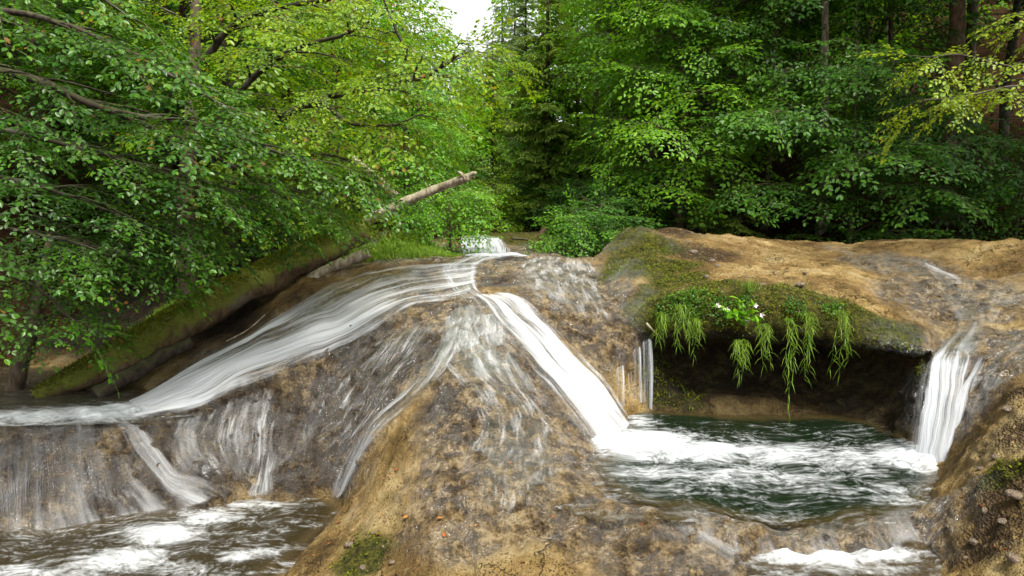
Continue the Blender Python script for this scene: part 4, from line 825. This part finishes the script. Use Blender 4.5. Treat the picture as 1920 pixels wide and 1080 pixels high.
# understorey beeches on the right
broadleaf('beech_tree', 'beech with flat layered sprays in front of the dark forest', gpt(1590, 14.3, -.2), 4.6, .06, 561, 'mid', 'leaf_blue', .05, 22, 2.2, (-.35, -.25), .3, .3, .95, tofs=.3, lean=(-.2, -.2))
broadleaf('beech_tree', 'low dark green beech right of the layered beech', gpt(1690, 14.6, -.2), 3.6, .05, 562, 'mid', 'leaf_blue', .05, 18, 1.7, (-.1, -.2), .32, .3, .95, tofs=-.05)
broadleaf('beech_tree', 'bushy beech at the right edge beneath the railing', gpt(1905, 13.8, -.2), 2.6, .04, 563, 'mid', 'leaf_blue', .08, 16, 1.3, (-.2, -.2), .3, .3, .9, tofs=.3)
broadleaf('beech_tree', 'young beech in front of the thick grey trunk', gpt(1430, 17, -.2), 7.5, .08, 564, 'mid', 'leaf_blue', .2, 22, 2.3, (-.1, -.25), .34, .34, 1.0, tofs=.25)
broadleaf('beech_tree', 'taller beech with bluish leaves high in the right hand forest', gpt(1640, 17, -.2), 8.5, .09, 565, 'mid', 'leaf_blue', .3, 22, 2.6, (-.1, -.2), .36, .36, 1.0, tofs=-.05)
b3 = gpt(2120, 9.5, 0)
near_tree('hazel_tree', 'hazel whose golden green branch reaches in from the right edge', b3, [b3-[0, 0, .3], b3+[-.1, 0, 1.5], b3+[-.3, 0, 3.0], b3+[-.4, 0, 4.6]],
  [([(2080,150,9.3),(1960,150,9.0),(1880,120,8.8),(1790,100,8.7),(1710,105,8.6)], .025, .0), ([(1960,150,9.0),(1880,165,8.8),(1800,185,8.7),(1730,195,8.6)], .015, 0), ([(2060,60,9.4),(1980,40,9.2),(1900,30,9.0)], .015, 0)], .1, 534, 'leaf_gold', ss=.75, secsp=.35, sprsp=.4, seclen=.22)
# shrubs near the distant cascade
broadleaf('shrub', 'bright green bush overhanging the left side of the distant cascade', P(845, 470, 12.6), 1.1, .03, 571, 'mid', 'leaf_light', .1, 12, .75, (.1, -.1), .25, .25, .6, cat='shrub')
broadleaf('shrub', 'yellowish bush behind the distant cascade', gpt(920, 21), 1.7, .03, 572, 'mid', 'leaf_yellow', .05, 12, .8, (0, 0), .28, .28, .8, cat='shrub')
broadleaf('shrub', 'low green bush between the broken stump and the mossy hump', P(1075, 478, 12.6), .7, .03, 573, 'mid', 'leaf_light', .05, 12, .6, (0, -.1), .22, .22, .6, cat='shrub', tofs=-.1)
broadleaf('shrub', 'dark bush at the foot of the mossy hump', P(1125, 478, 13), .9, .03, 574, 'mid', 'leaf_blue', .05, 12, .6, (0, -.1), .24, .24, .7, cat='shrub')
for i, (px, Y, lab) in enumerate([(1010,28,'dark understorey bush behind the broken stump'),(900,26,'dark understorey bush left of the slender spruce'),(960,25,'green understorey bush in front of the slender spruce'),(1080,22,'shaded bush below the pale beech'),(1150,17,'shaded bush at the foot of the large pale beech')]):
    broadleaf('shrub', lab, gpt(px, Y, -.1), 1.8, .03, 580+i, 'mid', 'leaf_blue', .05, 14, 1.2, (0, -.1), .32, .32, .95, cat='shrub', tofs=.1)

# ------------------------------------------------------------------ fallen wood
def log(name, label, pts, r0, r1, mat, seed, cat='fallen log', ns=16, n=60, rough=.3, parts=()):
    pts = np.array(pts); base = pts[0]; root = empty(name, base, label, cat); w_ = Acc()
    q = catmull(pts-base, n); add_tube(w_, q, (np.linspace(r0, r1, n) if np.isscalar(r0) else np.interp(np.linspace(0, 1, n), np.linspace(0, 1, len(r0)), r0)), ns, 0, True, rough, seed); build('stem', w_, [M[mat]], root, True)
    for i, (a, b, ra) in enumerate(parts):
        k = Acc(); add_tube(k, catmull(np.array([a, (a+b)/2+[0, 0, .02], b])-base, 12), np.linspace(ra, ra*.5, 12), 7, 0, True, .2, seed+i); build('broken_branch', k, [M[mat]], root, True)
    return root
log('fallen_log', 'long mossy log lying beside the left cascade', [P(70,748,7.8), P(230,668,8.3), P(400,572,8.9), P(540,500,9.5), P(680,430,10.3)], [.10, .17, .215, .225, .23, .22, .2, .18], .18, 'log', 601, ns=20, rough=.42, parts=[(P(92,735,7.8), P(60,742,7.75), .05), (P(300,620,8.5), P(318,596,8.4), .03), (P(200,690,8.1), P(186,700,7.95), .04), (P(560,495,9.6), P(600,470,9.7), .05)])
log('fallen_log', 'dark slender log under the mossy log just above the water', [P(180,742,7.8), P(300,670,8.35), P(360,640,8.5)], .1, .07, 'bark_dark', 602, ns=10)
log('fallen_log', 'short pale log end poking out of the grassy mound', [P(560,535,9.6), P(625,500,9.7), P(692,474,9.8)], .085, .075, 'bark_pale', 603, ns=12)
log('dead_trunk', 'pale broken dead trunk pointing up to the right above the mound', [P(655,432,10.4), P(720,398,10.3), P(770,374,10.3), P(830,350,10.2), P(880,331,10.0)], .082, .055, 'bark_pale', 604, 'dead trunk', rough=.3, n=24, parts=[(P(872,334,10.0), P(858,322,10.0), .03), (P(876,332,10.0), P(893,324,9.95), .04), (P(878,334,10.0), P(890,333,9.98), .03), (P(800,362,10.3), P(806,346,10.2), .02)])
log('dead_trunk', 'pale dead limb sloping down to the right behind the leaves', [P(655,296,10.6), P(700,330,10.5), P(742,368,10.4)], .07, .06, 'bark_pale', 605, 'dead trunk')
log('stump', 'broken rooty stump at the end of the far mossy ledge', [P(1005,478,13.2), P(1012,450,13.2), P(1022,425,13.2)], .14, .06, 'bark_red', 606, 'stump', rough=.6)
log('dead_trunk', 'leaning dead trunk in front of the dark valley trees', [P(1150,438,17), P(1120,395,17), P(1085,365,17)], .09, .05, 'bark', 607, 'dead trunk', parts=[(P(1090,440,17), P(1112,385,17), .07)])
for i, (pts, r_, lab) in enumerate([([P(425,640,8.6), P(465,618,8.75), P(497,590,8.9)], .012, 'thin bare twig resting under the mossy log'), ([P(1212,606,7.6), P(1222,617,7.55), P(1233,628,7.5)], .014, 'short pale stick on the edge beside the trickle'),
      ([P(960,447,15.5), P(990,450,15.3), P(1010,462,15)], .03, 'dark fallen branch on the far mossy ledge'), ([P(985,464,14), P(1000,474,13.6)], .04, 'short broken branch at the foot of the far stump')]):
    log('twig', lab, pts, r_, r_*.6, 'bark_pale' if i < 2 else 'bark_dark', 620+i, 'twig', 6, 14)
# railing on the right-hand slope
rt = empty('wooden_railing', P(1853, 320, 14.9), 'weathered wooden railing on the dark slope at the right edge', 'railing'); ob = np.array(rt.location)
a = Acc(); add_tube(a, [P(1853,325,14.9)-ob-[0, 0, .3], P(1855,268,14.9)-ob], .06, 6, 0); build('post', a, [M['wood']], rt)
a = Acc(); add_tube(a, [P(1835,269,14.8)-ob, P(1960,258,14.8)-ob], .035, 6, 0); build('rail', a, [M['bark_pale']], rt)
a = Acc(); add_tube(a, [P(1720,226,16)-ob, P(1960,223,16)-ob], .02, 6, 0); build('rail', a, [M['bark']], rt)

# ------------------------------------------------------------------ grasses, moss, flowers
def blades(n, r, L, spread, up, width, droop, seg=5):
    """n arching blades from the origin"""
    az = r.uniform(0, 2*np.pi, n); l = L*r.uniform(.5, 1.15, n); t = np.linspace(0, 1, seg+1)
    o = r.normal(0, spread, (n, 3))*[1, 1, .3]
    h = np.stack([np.cos(az), np.sin(az), 0*az], -1)*r.uniform(.2, 1, n)[:, None]
    c = o[:, None]+l[:, None, None]*(h[:, None]*t[None, :, None]*.8+np.array([0, 0, 1])*(up*t-droop*t*t)[None, :, None])
    side = np.stack([-np.sin(az), np.cos(az), 0*az], -1)[:, None]*(width*(1-t*.92))[None, :, None]
    V = np.stack([c-side, c+side], 2).reshape(n, -1, 3); k = V.shape[1]
    q = np.array([[2*i, 2*i+1, 2*i+3, 2*i+2] for i in range(seg)])
    return V.reshape(-1, 3), (q[None]+(np.arange(n)*k)[:, None, None]).reshape(-1, 4), np.repeat(np.clip(r.normal(.5, .22, n), 0, 1), k)
def rock_at(px, py): return hit(px, py)
def hanging(px, py, Y, length, width, seed, label, n=46):
    r = rs(seed); base = P(px, py, Y); root = empty('hanging_grass', base, label, 'hanging grass', 'grass hanging from the ledge'); a = Acc()
    for s in range(max(5, int(width/.02))):
        x = r.normal(0, width*.5); L = length*1.3*r.uniform(.4, 1); m_ = 9
        st = np.array([[x+.02*math.sin(4*t+s)+.05*x*t, -.05-.05*math.sin(2.5*t)+.03*r.normal(), .03+.06*math.sin(3*t)-L*t**1.25] for t in np.linspace(0, 1, m_)])
        st[0] = [x*.6, .04, 0]; stf = catmull(st, 18)
        add_tube(a, stf, np.linspace(.003, .0012, 18), 3, 0, False, tint=r.uniform(.2, .6))
        for k in range(2, 18):
            for g in range(1):
                d = np.array([r.normal(0, .7), r.normal(-.3, .4), r.uniform(-1.6, -.4)]); l = r.uniform(.06, .15); d = unit(d); sd = unit(np.cross(d, [0, 1, .2]))*.0032
                p0 = stf[k]; p1 = p0+d*l*.5+[0, 0, .008]; p2 = p0+d*l+[0, 0, -.02]
                a.add([p0-sd*.5, p0+sd*.5, p1+sd, p1-sd, p2], [[0, 1, 2, 3]], 0, r.uniform(.2, .9)); a.F.setdefault((3, 0), []).append(np.array([[3, 2, 4]])+a.n-5)
    V, Q, t = blades(n, r, .14, width*.35, .7, .003, 1.1); a.add(V, Q, 0, t)
    build('blades', a, [M['grass']], root)
for q in [(1275,575,7.42,.42,.10,'wide drooping grass clump at the left end of the mossy lip'),(1300,600,7.38,.35,.07,'grass clump hanging between the left end and the flowers'),(1385,640,7.1,.34,.05,'thin pale grass strands hanging beneath the flowers'),(1430,610,7.08,.38,.06,'grass clump hanging just right of the flowers'),(1478,600,7.02,.95,.05,'longest grass strand trailing down almost to the pool'),(1508,590,7.0,.55,.06,'leafy grass strand beside the longest one'),(1575,585,6.85,.58,.07,'rightmost grass clump trailing from the mossy lip'),(1240,590,7.55,.25,.05,'small grass clump by the trickle at the corner')]:
    hanging(q[0], q[1], q[2], q[3], q[4], int(q[0]), q[5])
def tuft(px, py, label, n=60, L=.18, w_=.03, seed=1, m_='grass', pos=None):
    p = rock_at(px, py) if pos is None else pos; root = empty('grass_tuft', p, label, 'grass tuft'); a = Acc(); V, Q, t = blades(n, rs(seed), L, w_, 1.0, .003, .35); a.add(V, Q, 0, t); build('blades', a, [M[m_]], root)
tuft(1405, 545, 'upright grass tuft on top of the ledge above the flowers', 90, .2, .03, 11)
tuft(255, 625, 'grass tuft behind the mossy log', 80, .25, .05, 12)
tuft(345, 600, 'bright grass tuft growing on the mossy log', 120, .22, .1, 13, pos=P(345, 592, 8.75))
# Himalayan-type flowering plant on the lip
fp = P(1392, 610, 7.05); fr_ = empty('flowering_plant', fp, 'leafy plant with pink white flowers on the mossy lip', 'flowering plant'); r = rs(77); st_ = Acc(); lv = Acc(); fl = []
for i, (px, py) in enumerate([(1345,572),(1362,580),(1415,572),(1428,590),(1400,598),(1385,560),(1375,592)]):
    e = P(px, py, 6.98+.02*i)-fp; q = catmull([np.zeros(3), e*.5+[0, 0, .04], e], 10); add_tube(st_, q, np.linspace(.006, .003, 10), 5, 0, True)
    for k in range(2, 10):
        d = unit(q[k]-q[k-1])*.4+r.normal(0, .8, 3)+[0, -.4, -.2]
        V, Q, T, kk = leaves_arr(q[k][None], unit(d)[None], np.array([[0, -.3, 1.]])+r.normal(0, .3, (1, 3)), np.array([r.uniform(.07, .12)]), 8); n0 = lv.n; lv.add(V, Q, 0, r.uniform(.4, .95)); lv.F.setdefault((3, 0), []).append(T+n0)
    if i < 5: fl.append(e)
build('stem', st_, [M['grass']], fr_, True); build('leaves', lv, [M['leaf_light']], fr_)
for i, e in enumerate(fl):
    a = Acc(); k = 5
    for j in range(k):
        an = j*2*math.pi/k+r.normal(0, .2); d = np.array([math.cos(an), -.6, math.sin(an)]); V, Q, T, _ = leaves_arr((e+[0, -.01, 0])[None], unit(d)[None], np.array([[0, -1., .3]]), np.array([.034]), 8); n0 = a.n; a.add(V*[1, 1, 1], Q, 0, .5); a.F.setdefault((3, 0), []).append(T+n0)
    build('flower', a, [M['petal']], fr_)

# moss and small ground plants that cover mossy rock (uncountable)
def cover(name, pts, nrm, size, mat, seed, kind=6, up=.5, jit=.5):
    r = rs(seed); n = len(pts); d = unit(r.normal(0, 1, (n, 3))+nrm*.6); N = nrm+r.normal(0, jit, (n, 3))+[0, 0, up]
    V, Q, T, k = leaves_arr(pts+nrm*(size*.4)[:, None]*r.uniform(.2, 1.3, (n, 1)), d, N, size, kind)
    o = link(name, mesh(name, V, [(Q, 0)]+([(T, 0)] if T is not None else []), [M[mat]], False, {'tint': np.repeat(np.clip(r.normal(.45, .25, n)+.2*fbm(pts*3, 2, 9), 0, 1), k)})); return tag(o, kind='stuff')
def scatter(weight, n, seed):
    r = rs(seed); w_ = np.maximum(weight, 0); w_ = w_/w_.sum(); k = r.choice(len(RV), n, p=w_); return RV[k]+r.normal(0, .012, (n, 3))*[1, 1, .3], RN[k]
front = mossm*(RV[:, 1] < 13)
p, n_ = scatter(front**2*(RN[:, 2] > -.3)*sstep(-.25, .35, fbm(RV*6, 3, 78)), 20000, 71); cover('moss', p, n_, rs(1).uniform(.012, .03, len(p)), 'moss', 72)
lipw = blobs([(1250,570,7.55,.22),(1300,575,7.45,.22),(1350,580,7.35,.18),(1400,580,7.3,.2,.8),(1490,580,7.1,.16),(1560,580,7.0,.15)], RV)
p, n_ = scatter(sstep(.35, .8, lipw+.35*fbm(RV*7, 2, 77))*(RN[:, 2] > -.5), 2200, 73); cover('ground_cover', p+n_*.02, n_, rs(2).uniform(.016, .036, len(p)), 'leaf_near', 74, 6, .8, .6)
def grass_patch(name, weight, n, seed, L, mat='grass'):
    r = rs(seed); w_ = weight/weight.sum(); k = r.choice(len(RV), n, p=w_); a = Acc()
    V, Q, t = blades(n, r, L, .004, 1.0, .0035, .5, 4); V = V.reshape(n, -1, 3)+(RV[k]+r.normal(0, .02, (n, 3))*[1, 1, .2])[:, None]
    a.add(V.reshape(-1, 3), Q, 0, t); return tag(build(name, a, [M[mat]]), kind='stuff')
gw = blobs([(780,450,11.6,.7),(830,480,11,.45),(740,470,11,.6),(690,490,10.6,.5),(850,485,11.3,.3)], RV)
grass_patch('grass', sstep(.3, .7, gw), 9000, 81, .2)
gw = blobs([(350,570,9.7,.6),(430,540,9.9,.5),(300,600,9.5,.5),(480,520,10,.4)], RV); grass_patch('grass', sstep(.3, .7, gw), 7000, 82, .16)
gw = mossm*(RV[:, 1] < 9.8)*(RV[:, 1] > 6.5)*(RV[:, 0] > 1); grass_patch('grass', gw**2, 1500, 83, .07)
# moss and grass on the big log
q = catmull([P(70,748,7.8), P(230,668,8.3), P(400,572,8.9), P(540,500,9.5), P(680,430,10.3)], 300); r = rs(84); n = 14000
k = (r.beta(1.6, 1.3, n)*299).astype(int); an = r.normal(.1, .55, n); rr = np.interp(k, np.linspace(0, 299, 8), [.10, .17, .215, .225, .23, .22, .2, .18])+.01
T_ = unit(np.gradient(q, axis=0))[k]; S_ = unit(np.cross(T_, [0, 0, 1])); U_ = np.cross(S_, T_); nm = S_*np.sin(an)[:, None]+U_*np.cos(an)[:, None]
cover('moss', q[k]+nm*rr[:, None], nm, r.uniform(.015, .035, n), 'moss', 85)
n = 2600; k = (r.beta(3, 2.2, n)*299).astype(int); an = r.normal(.1, .4, n); T_ = unit(np.gradient(q, axis=0))[k]; S_ = unit(np.cross(T_, [0, 0, 1])); U_ = np.cross(S_, T_)
a = Acc(); V, Q, t = blades(n, r, .13, .003, .9, .003, .8, 4); a.add((V.reshape(n, -1, 3)+(q[k]+(S_*np.sin(an)[:, None]+U_*np.cos(an)[:, None])*.19)[:, None]).reshape(-1, 3), Q, 0, t); tag(build('grass', a, [M['grass']]), kind='stuff')

# fallen leaves and loose stones: each its own object
r = rs(91); V, Q, T, k = leaves_arr(np.zeros((1, 3)), np.array([[1., 0, 0]]), np.array([[0, 0, 1.]]), np.array([1.]), 8); V[:, 2] += .12*np.abs(V[:, 1])*2
lm = []
for i in range(4): lm.append(mesh('fallen_leaf', V+r.normal(0, .03, V.shape), [(Q, 0), (T, 0)], [M['dead_leaf']], False, {'tint': np.full(len(V), (.1, .4, .6, .95)[i])}))
spots = [(690,845),(705,870),(650,955),(715,965),(765,970),(830,975),(845,850),(870,910),(905,915),(1000,915),(1012,925),(1060,995),(1200,985),(830,1000),(835,1010),(780,1060),(945,1065),(985,1058),(660,905),(745,880),(1040,970),(900,985),(665,870),(960,870),(1010,760),(880,770),(1870,925),(1800,935),(1840,950),(1870,1030),(1890,1035),(1790,1005),(1795,880),(1560,575),(1820,650),(1465,495),(1225,490),(640,980),(590,1045),(560,1060),(705,1005),(620,1020)]
for i, (px, py) in enumerate(spots):
    h_ = hit(px, py); o = link('fallen_leaf', lm[int(r.integers(4))]); s_ = r.uniform(.035, .055); o.scale = (s_,)*3; o.location = h_+[0, 0, .012]; o.rotation_euler = (r.normal(0, .3), r.normal(0, .3), r.uniform(0, 6.3))
    tag(o, 'small red brown fallen leaf lying on bare rock', 'fallen leaf', 'fallen leaves on the rock')
def stone_mesh(seed):
    r = rs(seed); u, v_ = np.meshgrid(np.linspace(0, np.pi, 13), np.linspace(0, 2*np.pi, 18, endpoint=False), indexing='ij'); d = np.stack([np.sin(u)*np.cos(v_), np.sin(u)*np.sin(v_), np.cos(u)], -1)
    V = d*(1+.28*fbm(d*1.6+seed, 3, seed)[..., None])*[1, .8, .55]; F_ = []
    for i in range(12):
        for j in range(18): F_.append([i*18+j, i*18+(j+1) % 18, (i+1)*18+(j+1) % 18, (i+1)*18+j][::-1])
    mm = mesh('stone', V.reshape(-1, 3), [(np.array(F_), 0)], [M['stone']], True); return mm
m = NT('stone'); v = m.coord(); nn = m.noise(v, 3, 5, .6); M['stone'] = m.end(m.bsdf(m.ramp(nn, [(.3, (.07, .05, .035)), (.55, (.2, .15, .1)), (.75, (.34, .29, .23))]), .7, .3, m.bump(nn, .6, .2)))
sm = [stone_mesh(i+5) for i in range(4)]
for i, (px, py, s_) in enumerate([(655,1022,.04),(700,1000,.02),(735,1055,.025),(680,1065,.03),(720,1025,.02),(1300,475,.07),(1335,490,.05),(1345,500,.05),(1325,520,.045),(1290,455,.04),(1400,520,.03),(1500,535,.05),(1510,512,.03),(1430,535,.04),(1810,920,.03),(1850,960,.04),(1830,1020,.045),(1880,980,.035),(1900,930,.05),(1780,990,.03),(1870,860,.04),(1890,770,.05),(1815,1050,.03),(1900,1050,.045),(1840,880,.03)]):
    h_ = hit(px, py); o = link('stone', sm[i % 4]); o.scale = (s_,)*3; o.location = h_+[0, 0, s_*.2]; o.rotation_euler = (0, 0, i*1.7); tag(o, 'small loose brown stone lying on the bare rock', 'stone', 'loose stones on the rock')
print('faces', sum(len(o.data.polygons) for o in bpy.data.objects if o.type == 'MESH'))
